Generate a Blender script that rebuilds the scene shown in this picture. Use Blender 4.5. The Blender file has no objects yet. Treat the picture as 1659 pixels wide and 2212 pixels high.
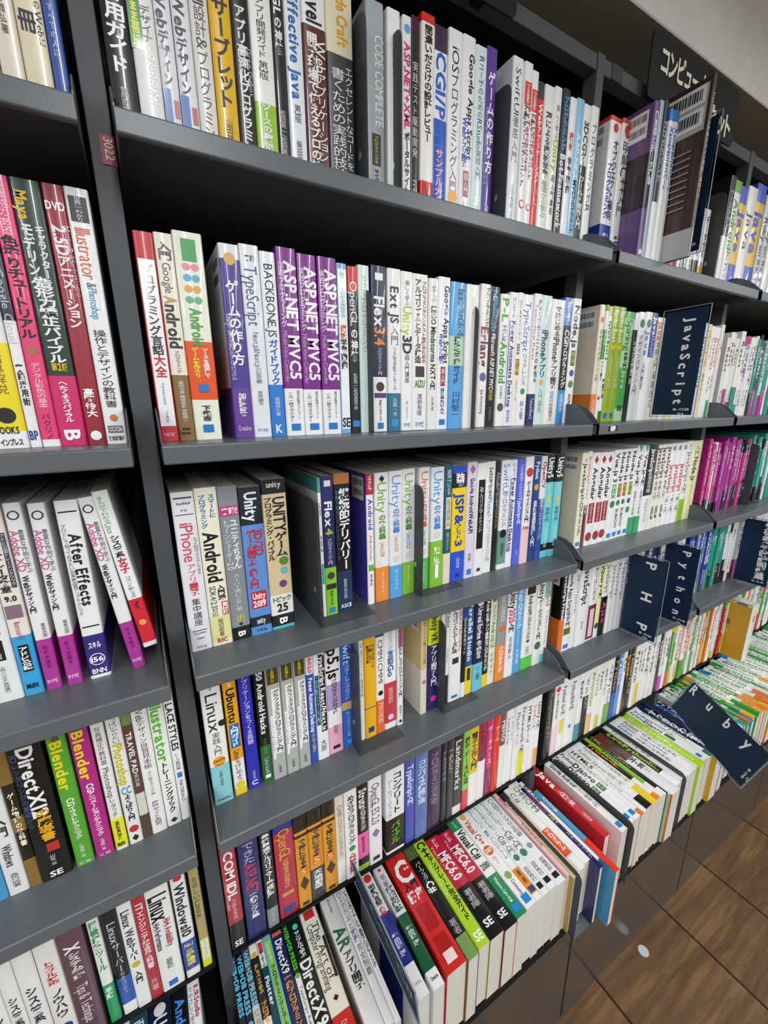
import bpy, math, random
import numpy as np
from mathutils import Matrix, Vector

# ---------------------------------------------------------------- camera, world, lights, exposure
SC = bpy.context.scene
COL = SC.collection
F_PX, YAW, PITCH, ROLL = 892.5, 0.51642, -0.25126, -0.010947
CAM = Vector((-0.01704, -0.60213, -0.31316))
fw = Vector((math.sin(YAW)*math.cos(PITCH), math.cos(YAW)*math.cos(PITCH), math.sin(PITCH)))
rt = Vector((math.cos(YAW), -math.sin(YAW), 0)); up = rt.cross(fw)
r2 = rt*math.cos(ROLL) + up*math.sin(ROLL); u2 = -rt*math.sin(ROLL) + up*math.cos(ROLL)
cam_data = bpy.data.cameras.new('camera'); cam = bpy.data.objects.new('camera', cam_data); COL.objects.link(cam)
cam_data.sensor_fit = 'VERTICAL'; cam_data.sensor_height = 24.0; cam_data.lens = F_PX/2212*24.0
cam_data.clip_start = 0.02; cam_data.clip_end = 50
M = Matrix((r2, u2, -fw)).transposed().to_4x4(); M.translation = CAM; cam.matrix_world = M
SC.camera = cam

W = bpy.data.worlds.new('room_light'); SC.world = W; W.use_nodes = True
W.node_tree.nodes['Background'].inputs[0].default_value = (0.95, 0.98, 1.0, 1)
W.node_tree.nodes['Background'].inputs[1].default_value = 0.28

def area(name, loc, sx, sy, power, rot=(0, 0, 0), col=(0.97, 0.99, 1.0)):
    d = bpy.data.lights.new(name, 'AREA'); d.shape = 'RECTANGLE'; d.size = sx; d.size_y = sy; d.energy = power; d.color = col
    o = bpy.data.objects.new(name, d); COL.objects.link(o); o.location = loc; o.rotation_euler = rot
    return o
# rows of ceiling lamps running along the aisle, behind and above the photographer
for i, x in enumerate((-2.85, -1.35, 0.15, 1.65, 3.15, 4.65)):  # leftmost strip is added to brighten left-facing covers
    area('ceiling_lamp', (x, -2.85, 0.72), 0.07, 3.9, 40)
    area('ceiling_fill', (x, -2.85, 0.735), 0.07, 3.9, 4, rot=(math.pi, 0, 0))  # added upward fill to brighten the ceiling, not a separate fixture
SC.view_settings.view_transform = 'Standard'; SC.view_settings.look = 'None'
SC.view_settings.exposure = 0.34; SC.view_settings.gamma = 1.0; SC.view_settings.use_curve_mapping = False

# ---------------------------------------------------------------- materials
def lin(h):
    if len(h) == 3: h = ''.join(c*2 for c in h)
    v = [int(h[i:i+2], 16)/255 for i in (0, 2, 4)]
    return tuple(c/12.92 if c <= 0.04045 else ((c+0.055)/1.055)**2.4 for c in v)
def mat(name, col=None, rough=0.5, spec=0.5, coat=0.0, attr=False, noise=None, bump=None, metallic=0.0):
    m = bpy.data.materials.new(name); m.use_nodes = True; nt = m.node_tree; b = nt.nodes['Principled BSDF']
    b.inputs['Roughness'].default_value = rough; b.inputs['Specular IOR Level'].default_value = spec
    b.inputs['Coat Weight'].default_value = coat; b.inputs['Coat Roughness'].default_value = 0.07; b.inputs['Metallic'].default_value = metallic
    if attr:
        a = nt.nodes.new('ShaderNodeAttribute'); a.attribute_name = 'Col'; src = a.outputs['Color']
    else:
        b.inputs['Base Color'].default_value = (*lin(col), 1); src = None
    tc = nt.nodes.new('ShaderNodeTexCoord')
    if noise:
        sc, amt, stretch = noise
        mp = nt.nodes.new('ShaderNodeMapping'); mp.inputs['Scale'].default_value = stretch
        n = nt.nodes.new('ShaderNodeTexNoise'); n.inputs['Scale'].default_value = sc; n.inputs['Detail'].default_value = 4
        nt.links.new(tc.outputs['Object'], mp.inputs[0]); nt.links.new(mp.outputs[0], n.inputs[0])
        mr = nt.nodes.new('ShaderNodeMapRange'); mr.inputs[1].default_value = 0.3; mr.inputs[2].default_value = 0.7
        mr.inputs[3].default_value = 1-amt; mr.inputs[4].default_value = 1+amt
        mx = nt.nodes.new('ShaderNodeMix'); mx.data_type = 'RGBA'; mx.blend_type = 'MULTIPLY'; mx.inputs[0].default_value = 1
        nt.links.new(n.outputs[0], mr.inputs[0]); nt.links.new(mr.outputs[0], mx.inputs[7])
        if src: nt.links.new(src, mx.inputs[6])
        else: mx.inputs[6].default_value = (*lin(col), 1)
        nt.links.new(mx.outputs[2], b.inputs['Base Color'])
    elif src: nt.links.new(src, b.inputs['Base Color'])
    if bump:
        sc, st = bump
        n = nt.nodes.new('ShaderNodeTexNoise'); n.inputs['Scale'].default_value = sc
        nt.links.new(tc.outputs['Object'], n.inputs[0])
        bp = nt.nodes.new('ShaderNodeBump'); bp.inputs['Strength'].default_value = st; bp.inputs['Distance'].default_value = 0.001
        nt.links.new(n.outputs[0], bp.inputs['Height']); nt.links.new(bp.outputs[0], b.inputs['Normal'])
    return m
M_PRINT = mat('printed_cover', attr=True, rough=0.34, spec=0.5, coat=0.5, noise=(35, 0.03, (1, 1, 1)))
M_PAPER = mat('page_edges', 'cfccc2', rough=0.85, spec=0.2, noise=(30, 0.13, (50, 1.2, 1.2)))
M_METAL = mat('slate_painted_steel', '5c6166', rough=0.33, spec=0.5, noise=(6, 0.06, (1, 1, 1)), bump=(900, 0.12))
M_POST = mat('slate_post_steel', '484c50', rough=0.5, spec=0.4, noise=(5, 0.08, (1, 1, 1)), bump=(700, 0.15))
M_DARK = mat('black_steel_and_interior_shade', '0d0e10', rough=0.6, spec=0.25, noise=(6, 0.1, (1, 1, 1)))  # on back, side and top panels the black paints in interior shade
M_BOOKEND = mat('grey_bookend_steel', '44484c', rough=0.5, spec=0.4, noise=(9, 0.05, (1, 1, 1)))
M_WALL = mat('beige_wall_and_soffit_shade', 'b0aa98', rough=0.9, spec=0.1, noise=(3, 0.08, (1, 1, 1)), bump=(200, 0.2))  # wall tone; under the beam its darker beige paints in the shade
M_CEIL = mat('white_plaster_ceiling', 'f0f0ec', rough=0.9, spec=0.1, noise=(7, 0.05, (1, 1, 1)), bump=(60, 0.3))
M_GLOSS = mat('glossy_dark_laminate', '443e3a', rough=0.17, spec=0.6, noise=(8, 0.06, (1, 1, 1)))
M_NAVY = mat('navy_card', '17304e', rough=0.45, spec=0.4, noise=(10, 0.05, (1, 1, 1)))
M_RIM = mat('painted_edge_glint', '8c98a0', rough=0.2)  # pale tone paints the light caught along the clear sleeve edges
M_WHITE = mat('white_print', 'f2f2f0', rough=0.5)
def acrylic():
    m = bpy.data.materials.new('clear_acrylic'); m.use_nodes = True; nt = m.node_tree; b = nt.nodes['Principled BSDF']
    tr = nt.nodes.new('ShaderNodeBsdfTransparent'); tr.inputs[0].default_value = (.86, .9, .92, 1)
    gl = nt.nodes.new('ShaderNodeBsdfGlossy'); gl.inputs['Roughness'].default_value = 0.08
    fr = nt.nodes.new('ShaderNodeFresnel'); fr.inputs[0].default_value = 1.49
    ge = nt.nodes.new('ShaderNodeNewGeometry'); mt = nt.nodes.new('ShaderNodeMath'); mt.operation = 'MULTIPLY'
    sb = nt.nodes.new('ShaderNodeMath'); sb.operation = 'SUBTRACT'; sb.inputs[0].default_value = 1
    nt.links.new(ge.outputs['Backfacing'], sb.inputs[1]); nt.links.new(fr.outputs[0], mt.inputs[0]); nt.links.new(sb.outputs[0], mt.inputs[1])
    mx = nt.nodes.new('ShaderNodeMixShader')
    nt.links.new(mt.outputs[0], mx.inputs[0]); nt.links.new(tr.outputs[0], mx.inputs[1]); nt.links.new(gl.outputs[0], mx.inputs[2])
    nt.nodes.remove(b); nt.links.new(mx.outputs[0], nt.nodes['Material Output'].inputs[0])
    return m
M_CLEAR = acrylic()
def wood():
    m = bpy.data.materials.new('wood_look_floor_tile'); m.use_nodes = True; nt = m.node_tree; b = nt.nodes['Principled BSDF']
    tc = nt.nodes.new('ShaderNodeTexCoord'); oi = nt.nodes.new('ShaderNodeObjectInfo')
    ad = nt.nodes.new('ShaderNodeVectorMath'); ad.operation = 'ADD'
    sv = nt.nodes.new('ShaderNodeVectorMath'); sv.operation = 'SCALE'; sv.inputs[3].default_value = 7.0
    cx = nt.nodes.new('ShaderNodeCombineXYZ')
    nt.links.new(oi.outputs['Random'], cx.inputs[0]); nt.links.new(oi.outputs['Random'], cx.inputs[1]); nt.links.new(cx.outputs[0], sv.inputs[0])
    nt.links.new(tc.outputs['Object'], ad.inputs[0]); nt.links.new(sv.outputs[0], ad.inputs[1])
    mp = nt.nodes.new('ShaderNodeMapping'); mp.inputs['Scale'].default_value = (1.4, 9.0, 1)
    nt.links.new(ad.outputs[0], mp.inputs[0])
    n1 = nt.nodes.new('ShaderNodeTexNoise'); n1.inputs['Scale'].default_value = 1.5; n1.inputs['Detail'].default_value = 7; n1.inputs['Distortion'].default_value = 1.1
    nt.links.new(mp.outputs[0], n1.inputs[0])
    wv = nt.nodes.new('ShaderNodeTexWave'); wv.wave_type = 'RINGS'; wv.inputs['Scale'].default_value = 1.2; wv.inputs['Distortion'].default_value = 9; wv.inputs['Detail'].default_value = 4; wv.inputs['Detail Scale'].default_value = 1.3
    nt.links.new(mp.outputs[0], wv.inputs[0])
    mp2 = nt.nodes.new('ShaderNodeMapping'); mp2.inputs['Scale'].default_value = (4, 60, 1); nt.links.new(ad.outputs[0], mp2.inputs[0])
    n2 = nt.nodes.new('ShaderNodeTexNoise'); n2.inputs['Scale'].default_value = 3; n2.inputs['Detail'].default_value = 5; nt.links.new(mp2.outputs[0], n2.inputs[0])
    a1 = nt.nodes.new('ShaderNodeMath'); a1.operation = 'MULTIPLY_ADD'; a1.inputs[1].default_value = 0.12
    nt.links.new(wv.outputs['Fac'], a1.inputs[0]); nt.links.new(n1.outputs[0], a1.inputs[2])
    a2 = nt.nodes.new('ShaderNodeMath'); a2.operation = 'MULTIPLY_ADD'; a2.inputs[1].default_value = 0.45
    nt.links.new(n2.outputs[0], a2.inputs[0]); nt.links.new(a1.outputs[0], a2.inputs[2])
    cr = nt.nodes.new('ShaderNodeValToRGB'); e = cr.color_ramp.elements
    e[0].position = 0.45; e[0].color = (*lin('4a3120'), 1); e[1].position = 1.1; e[1].color = (*lin('7c5c3a'), 1)
    k = e.new(0.8); k.color = (*lin('64482d'), 1)
    nt.links.new(a2.outputs[0], cr.inputs[0]); nt.links.new(cr.outputs[0], b.inputs['Base Color'])
    b.inputs['Roughness'].default_value = 0.42
    bp = nt.nodes.new('ShaderNodeBump'); bp.inputs['Strength'].default_value = 0.25; bp.inputs['Distance'].default_value = 0.002
    nt.links.new(a2.outputs[0], bp.inputs['Height']); nt.links.new(bp.outputs[0], b.inputs['Normal'])
    return m
M_WOOD = wood()

# ---------------------------------------------------------------- mesh helpers
def mesh_from(name, V, F, mats, fm=None, smooth=None, cols=None):
    """V (n,3) array, F list of index tuples, fm per-face material index."""
    me = bpy.data.meshes.new(name); V = np.asarray(V, dtype=np.float32)
    nl = np.fromiter((len(f) for f in F), dtype=np.int32, count=len(F))
    idx = np.concatenate([np.asarray(f, dtype=np.int32) for f in F]) if len(F) else np.zeros(0, np.int32)
    me.vertices.add(len(V)); me.vertices.foreach_set('co', V.ravel())
    me.loops.add(len(idx)); me.loops.foreach_set('vertex_index', idx)
    me.polygons.add(len(F)); st = np.concatenate([[0], np.cumsum(nl)[:-1]]).astype(np.int32)
    me.polygons.foreach_set('loop_start', st)
    try: me.polygons.foreach_set('loop_total', nl)
    except Exception: pass
    if fm is not None: me.polygons.foreach_set('material_index', np.asarray(fm, dtype=np.int32))
    me.polygons.foreach_set('use_smooth', np.asarray(smooth if smooth is not None else np.zeros(len(F)), dtype=bool))
    for m in mats: me.materials.append(m)
    if cols is not None:
        a = me.attributes.new('Col', 'FLOAT_COLOR', 'POINT')
        c = np.ones((len(V), 4), dtype=np.float32); c[:, :3] = cols; a.data.foreach_set('color', c.ravel())
    me.update(calc_edges=True); me.validate(clean_customdata=False)
    return me
def link(name, me, parent=None, loc=(0, 0, 0), rot=(0, 0, 0)):
    o = bpy.data.objects.new(name, me); COL.objects.link(o); o.location = loc; o.rotation_euler = rot
    if parent: o.parent = parent
    return o
def empty(name, label, cat, loc=(0, 0, 0), rot=(0, 0, 0), group=None):
    o = bpy.data.objects.new(name, None); o.empty_display_size = 0.02; COL.objects.link(o); o.location = loc; o.rotation_euler = rot
    o['label'] = label; o['category'] = cat
    if group: o['group'] = group
    return o
class MB:
    def __init__(s): s.V = []; s.F = []; s.m = []
    def box(s, x0, x1, y0, y1, z0, z1, m=0):
        b = len(s.V); s.V += [(x, y, z) for z in (z0, z1) for y in (y0, y1) for x in (x0, x1)]
        s.F += [tuple(b+i for i in f) for f in ((0, 2, 3, 1), (4, 5, 7, 6), (0, 1, 5, 4), (2, 6, 7, 3), (0, 4, 6, 2), (1, 3, 7, 5))]; s.m += [m]*6
        return s
    def prism(s, pts, a0, a1, axis='x', m=0):
        """pts (p,q) outline extruded along axis; x: (y,z) outline, y: (x,z), z: (x,y)"""
        b = len(s.V); n = len(pts)
        for a in (a0, a1):
            for p, q in pts: s.V.append({'x': (a, p, q), 'y': (p, a, q), 'z': (p, q, a)}[axis])
        s.F.append(tuple(b+i for i in range(n))[::-1]); s.F.append(tuple(b+n+i for i in range(n)))
        s.F += [(b+i, b+(i+1) % n, b+n+(i+1) % n, b+n+i) for i in range(n)]; s.m += [m]*(n+2)
        return s
    def build(s, name, mats, parent=None, loc=(0, 0, 0), rot=(0, 0, 0), bevel=0, seg=2):
        if not isinstance(mats, (list, tuple)): mats = [mats]
        me = mesh_from(name, s.V, s.F, mats, s.m)
        import bmesh
        bm = bmesh.new(); bm.from_mesh(me); bmesh.ops.recalc_face_normals(bm, faces=bm.faces)
        if bevel: bmesh.ops.bevel(bm, geom=list(bm.edges), offset=bevel, segments=seg, affect='EDGES', profile=0.5)
        bm.to_mesh(me); bm.free()
        return link(name, me, parent, loc, rot)

# ---------------------------------------------------------------- lettering
_G = {}
def glyph(ch, bold):
    k = (ch, bold)
    if k in _G: return _G[k]
    cu = bpy.data.curves.new('g', 'FONT'); cu.body = ch; cu.resolution_u = 2; cu.offset = 0.03 if bold else 0.0
    o = bpy.data.objects.new('g', cu)
    me = o.to_mesh(); me.calc_loop_triangles()
    V = np.empty(len(me.vertices)*3, np.float32); me.vertices.foreach_get('co', V); V = V.reshape(-1, 3)[:, :2].copy()
    T = np.empty(len(me.loop_triangles)*3, np.int32); me.loop_triangles.foreach_get('vertices', T); T = T.reshape(-1, 3).copy()
    if len(T):
        a = V[T[:, 0]]; b = V[T[:, 1]]; c = V[T[:, 2]]
        neg = ((b[:, 0]-a[:, 0])*(c[:, 1]-a[:, 1])-(b[:, 1]-a[:, 1])*(c[:, 0]-a[:, 0])) < 0
        T[neg] = T[neg][:, ::-1]
    o.to_mesh_clear(); bpy.data.objects.remove(o); bpy.data.curves.remove(cu)
    _G[k] = (V, T); return _G[k]
def bb(V): return V.min(0), V.max(0)
_cap = bb(glyph('H', False)[0]); CAP = float(_cap[1][1]-_cap[0][1]); _c = bb(glyph('国', False)[0]); EM = float(max(_c[1]-_c[0]))/0.92
def is_cjk(ch): return ord(ch) > 0x2E80
ROTC = 'ー〜「」()（）・'
def run(text, bold, vertical):
    """-> list of (V in em units, T), positions. vertical: x across (centred), y downwards-negative; else y up"""
    out = []; p = 0.0
    for ch in text:
        if ch == ' ': p += 0.35; continue
        V, T = glyph(ch, bold)
        if len(V) == 0: p += 0.4; continue
        lo, hi = bb(V)
        if is_cjk(ch):
            V2 = V/EM; c = (lo+hi)/2/EM
            if vertical:
                if ch in ROTC:
                    W2 = V2-c; W2 = np.stack([W2[:, 1], -W2[:, 0]], 1)
                    ext = 0.5
                    W2 = W2+[0, -(p+ext)]; p += 1.0
                else:
                    h = (hi[1]-lo[1])/EM; small = ch in 'っゃゅょッャュョァィゥェォ'
                    adv = 0.72 if small else 1.0
                    W2 = V2-c+[0.08 if small else 0, -(p+adv/2)]; p += adv
            else:
                w = (hi[0]-lo[0])/EM; W2 = V2-[lo[0]/EM, (_c[0][1]+_c[1][1])/2/EM]+[p+0.04, 0]; p += max(w+0.08, 0.5)
        else:
            s = 0.92/CAP; w = (hi[0]-lo[0])*s
            if vertical:
                W2 = (V-[lo[0], CAP/2])*s; W2 = np.stack([W2[:, 1], -W2[:, 0]-p-0.03], 1); p += w+0.07
            else:
                W2 = (V-[lo[0], CAP/2])*s+[p+0.03, 0]; p += w+0.07
        out.append((W2, T))
    return out, p
def shape(kind, w, h):
    if kind == '■': return np.array([(-w/2, -h/2), (w/2, -h/2), (w/2, h/2), (-w/2, h/2)], float), np.array([(0, 1, 2), (0, 2, 3)])
    if kind == '◆': return np.array([(-w/2, 0), (0, -h/2), (w/2, 0), (0, h/2)], float), np.array([(0, 1, 2), (0, 2, 3)])
    if kind == '▲': return np.array([(-w/2, -h/2), (w/2, -h/2), (0, h/2)], float), np.array([(0, 1, 2)])
    if kind == '▼': return np.array([(-w/2, h/2), (0, -h/2), (w/2, h/2)], float), np.array([(0, 1, 2)])
    r = min(w, h)/2; a = np.linspace(0, 2*math.pi, 17)[:-1]
    V = np.stack([np.cos(a)*r, np.sin(a)*r], 1); return V, np.array([(0, i, i+1) for i in range(1, 15)])
def lettering(items, w, h):
    """items -> V (x, z, layer), T, colours for a spine of width w and height h (x centred, z from 0)"""
    Vs, Ts, Cs = [], [], []; n = 0
    for li, it in enumerate(items):
        t0, t1, col, opt, text = it.split(' ', 4)
        t0, t1 = float(t0), float(t1); oc = 0.0
        if '@' in opt: opt, o2 = opt.split('@'); oc = float(o2)
        mode = opt[0]; s = float(opt[1:]); c = lin(col)
        A = (t1-t0)*h; S = s*w; zt = h*(1-t0); cx = oc*w
        if text in '■●◆▲▼':
            V, T = shape(text, S, A); V = V+[cx, zt-A/2]; parts = [(V, T)]
        else:
            vert = mode in 'br'; R, L = run(text, mode in 'bh', vert)
            if L <= 0: continue
            parts = []
            if vert:
                al = A/L; g = min(al, 1.3*S); ac = min(S, g*1.6)
                # spread: keep glyph size g, stretch the pitch to at most 1.25 g
                pitch = min(al, 1.1*g)
                off = 0 if pitch >= al*0.98 else (A-pitch*L)*0.15
                for V, T in R:
                    c0 = (V[:, 1].min()+V[:, 1].max())/2
                    y = (V[:, 1]-c0)*g+c0*pitch
                    parts.append((np.stack([V[:, 0]*ac+cx, zt-off+y], 1), T))
            else:
                gx = S/L; gy = min(A*(1.25 if text == 'C' else 1), gx*2.2); gx = min(gx, gy*1.3)
                for V, T in R: parts.append((np.stack([(V[:, 0]-L/2)*gx+cx, V[:, 1]*gy+zt-A/2], 1), T))
        for V, T in parts:
            Vs.append(np.column_stack([V, np.full(len(V), li)])); Ts.append(T+n); n += len(V); Cs.append(np.tile(c, (len(V), 1)))
    if not Vs: return np.zeros((0, 3)), np.zeros((0, 3), int), np.zeros((0, 3))
    return np.concatenate(Vs), np.concatenate(Ts), np.concatenate(Cs)
def text_mesh(name, text, height, length, mat_, parent, frame, vertical=True, bold=True):
    """lettering laid in a plane: frame = (origin, across vector, down vector, normal)"""
    R, L = run(text, bold, vertical); V, T = [], []; n = 0
    o, ax, dn, nr = [np.array(v, float) for v in frame]
    g = min(length/L, height*1.3)
    for v, t in R:
        if vertical: P = o+np.outer(v[:, 0]*height, ax)+np.outer(-v[:, 1]*(length/L), dn)+nr*0.0006
        else: P = o+np.outer(v[:, 0]*(length/L), ax)+np.outer(-v[:, 1]*height, dn)+nr*0.0006
        V.append(P); T += [tuple(i+n for i in r) for r in t.tolist()]; n += len(v)
    return link(name, mesh_from(name, np.concatenate(V), T, [mat_]), parent)

# ---------------------------------------------------------------- books
def section(hw, D, g=0.0):
    r = min(0.0028, hw*0.35)
    return [(-hw-g, D), (-hw-g, r), (-hw-g+0.32*r, 0.32*r-g), (-hw+r, -g), (hw-r, -g), (hw+g-0.32*r, 0.32*r-g), (hw+g, r), (hw+g, D)]
def cover_arrays(w, h, D, base, bands, items, side='', bars=False, t=0.0008, obi=()):
    hw = w/2; S = section(hw, D); I = [(x*(hw-t)/hw if hw else 0, y+(t if abs(y) < 0.003 else 0)) for x, y in S]
    cuts = {0.0, 1.0}
    for a, b, c in bands: cuts |= {max(0, a), min(1, b)}
    cuts = sorted(cuts); V, F, C, SM = [], [], [], []
    for a, b in zip(cuts[:-1], cuts[1:]):
        m = (a+b)/2; col = base
        for p, q_, c in bands:
            if p <= m <= q_: col = c
        col = lin(col); n0 = len(V)
        for z in (a*h, b*h):
            for x, y in S: V.append((x, y, z)); C.append(col)
        for i in range(7):
            F.append((n0+i, n0+i+1, n0+8+i+1, n0+8+i)); SM.append(0 < i < 6)
        if side:
            sc = lin(side); k = len(V); V += [V[n0], V[n0+1], V[n0+9], V[n0+8]]; C += [sc]*4
            F[-7] = (k, k+1, k+2, k+3)
    # inner skin and rims so the cover has thickness
    bc = lin(base); n0 = len(V)
    for z in (0, h):
        for x, y in I: V.append((x, y, z)); C.append(bc)
    for i in range(7): F.append((n0+i+1, n0+i, n0+8+i, n0+8+i+1)); SM.append(False)
    k = len(V)
    for z in (0, h):
        for x, y in S: V.append((x, y, z)); C.append(bc)
    for i in range(7):
        F.append((k+8+i, k+8+i+1, n0+8+i+1, n0+8+i)); SM.append(False)
        F.append((k+i+1, k+i, n0+i, n0+i+1)); SM.append(False)
    if bars:
        wc, kc = lin('f0f0f0'), lin('222')
        def quad(y0, y1, z0, z1, c, e):
            j = len(V); V.extend([(-hw-e, y0, z0), (-hw-e, y0, z1), (-hw-e, y1, z1), (-hw-e, y1, z0)]); C.extend([c]*4); F.append((j, j+1, j+2, j+3)); SM.append(False)
        quad(0.012, 0.062, h*0.8, h*0.97, wc, 0.0002)
        rr = random.Random(5)
        for zz in (0.905, 0.83):
            y = 0.016
            while y < 0.056:
                b_ = rr.choice((0.0006, 0.001, 0.0015)); quad(y, y+b_, h*zz, h*(zz+0.045), kc, 0.0004); y += b_+rr.choice((0.0006, 0.001, 0.0014))
    # lettering a hair in front of the spine (over a paper band: in front of the band)
    LV, LT, LC = lettering(items, w, h)
    if len(LV):
        y = -0.00025-0.00012*LV[:, 2]
        if obi:
            for a, b in obi: y = np.where((LV[:, 1] > a*h-0.002) & (LV[:, 1] < b*h+0.002), y-0.0006, y)
        base_n = len(V)
        V = V+list(zip(LV[:, 0], y, LV[:, 1])); C = C+[tuple(c) for c in LC]
        F += [(a+base_n, b+base_n, c+base_n) for a, b, c in LT.tolist()]; SM += [False]*len(LT)
    return V, F, C, SM
def page_arrays(w, h, D):
    a = w/2-0.0009; V = [(x, y, z) for z in (0.0012, h-0.0012) for y in (0.001, D-0.001) for x in (-a, a)]
    return V, [(0, 2, 3, 1), (4, 5, 7, 6), (0, 1, 5, 4), (2, 6, 7, 3), (0, 4, 6, 2), (1, 3, 7, 5)]
YS, YF, ZT = 0.075, -0.15, -1.463
ZROW = {'S1': 0.0, 'S2': -0.3595, 'S3': -0.7004, 'S4': -1.0207, 'S5': -1.39}
def hue_name(h):
    if len(h) == 3: h = ''.join(c*2 for c in h)
    r, g, b = [int(h[i:i+2], 16)/255 for i in (0, 2, 4)]; mx, mn = max(r, g, b), min(r, g, b); l = (mx+mn)/2; d = mx-mn
    if d < 0.11 or (mx > 0.86 and d < 0.12):
        return 'black' if l < 0.2 else 'dark grey' if l < 0.42 else 'grey' if l < 0.78 else 'white'
    if r == mx: hh = ((g-b)/d) % 6
    elif g == mx: hh = (b-r)/d+2
    else: hh = (r-g)/d+4
    hh *= 60
    if l > 0.8: return {0: 'pale pink', 1: 'cream', 2: 'pale green', 3: 'pale blue', 4: 'lilac'}[0 if hh < 20 or hh > 330 else 1 if hh < 75 else 2 if hh < 165 else 3 if hh < 245 else 4]
    if hh < 12 or hh > 345: n = 'red'
    elif hh < 42: n = 'orange' if l > 0.42 and d > 0.4 else 'brown' if l < 0.5 else 'tan'
    elif hh < 66: n = 'yellow' if d > 0.4 else 'tan'
    elif hh < 95: n = 'lime green'
    elif hh < 165: n = 'green'
    elif hh < 196: n = 'teal'
    elif hh < 212: n = 'light blue'
    elif hh < 250: n = 'blue'
    elif hh < 290: n = 'purple'
    elif hh < 322: n = 'magenta'
    else: n = 'crimson'
    if n in ('blue', 'purple') and l < 0.27: n = 'navy'
    if n in ('green', 'teal') and l < 0.22: n = 'dark green'
    return n

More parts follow.
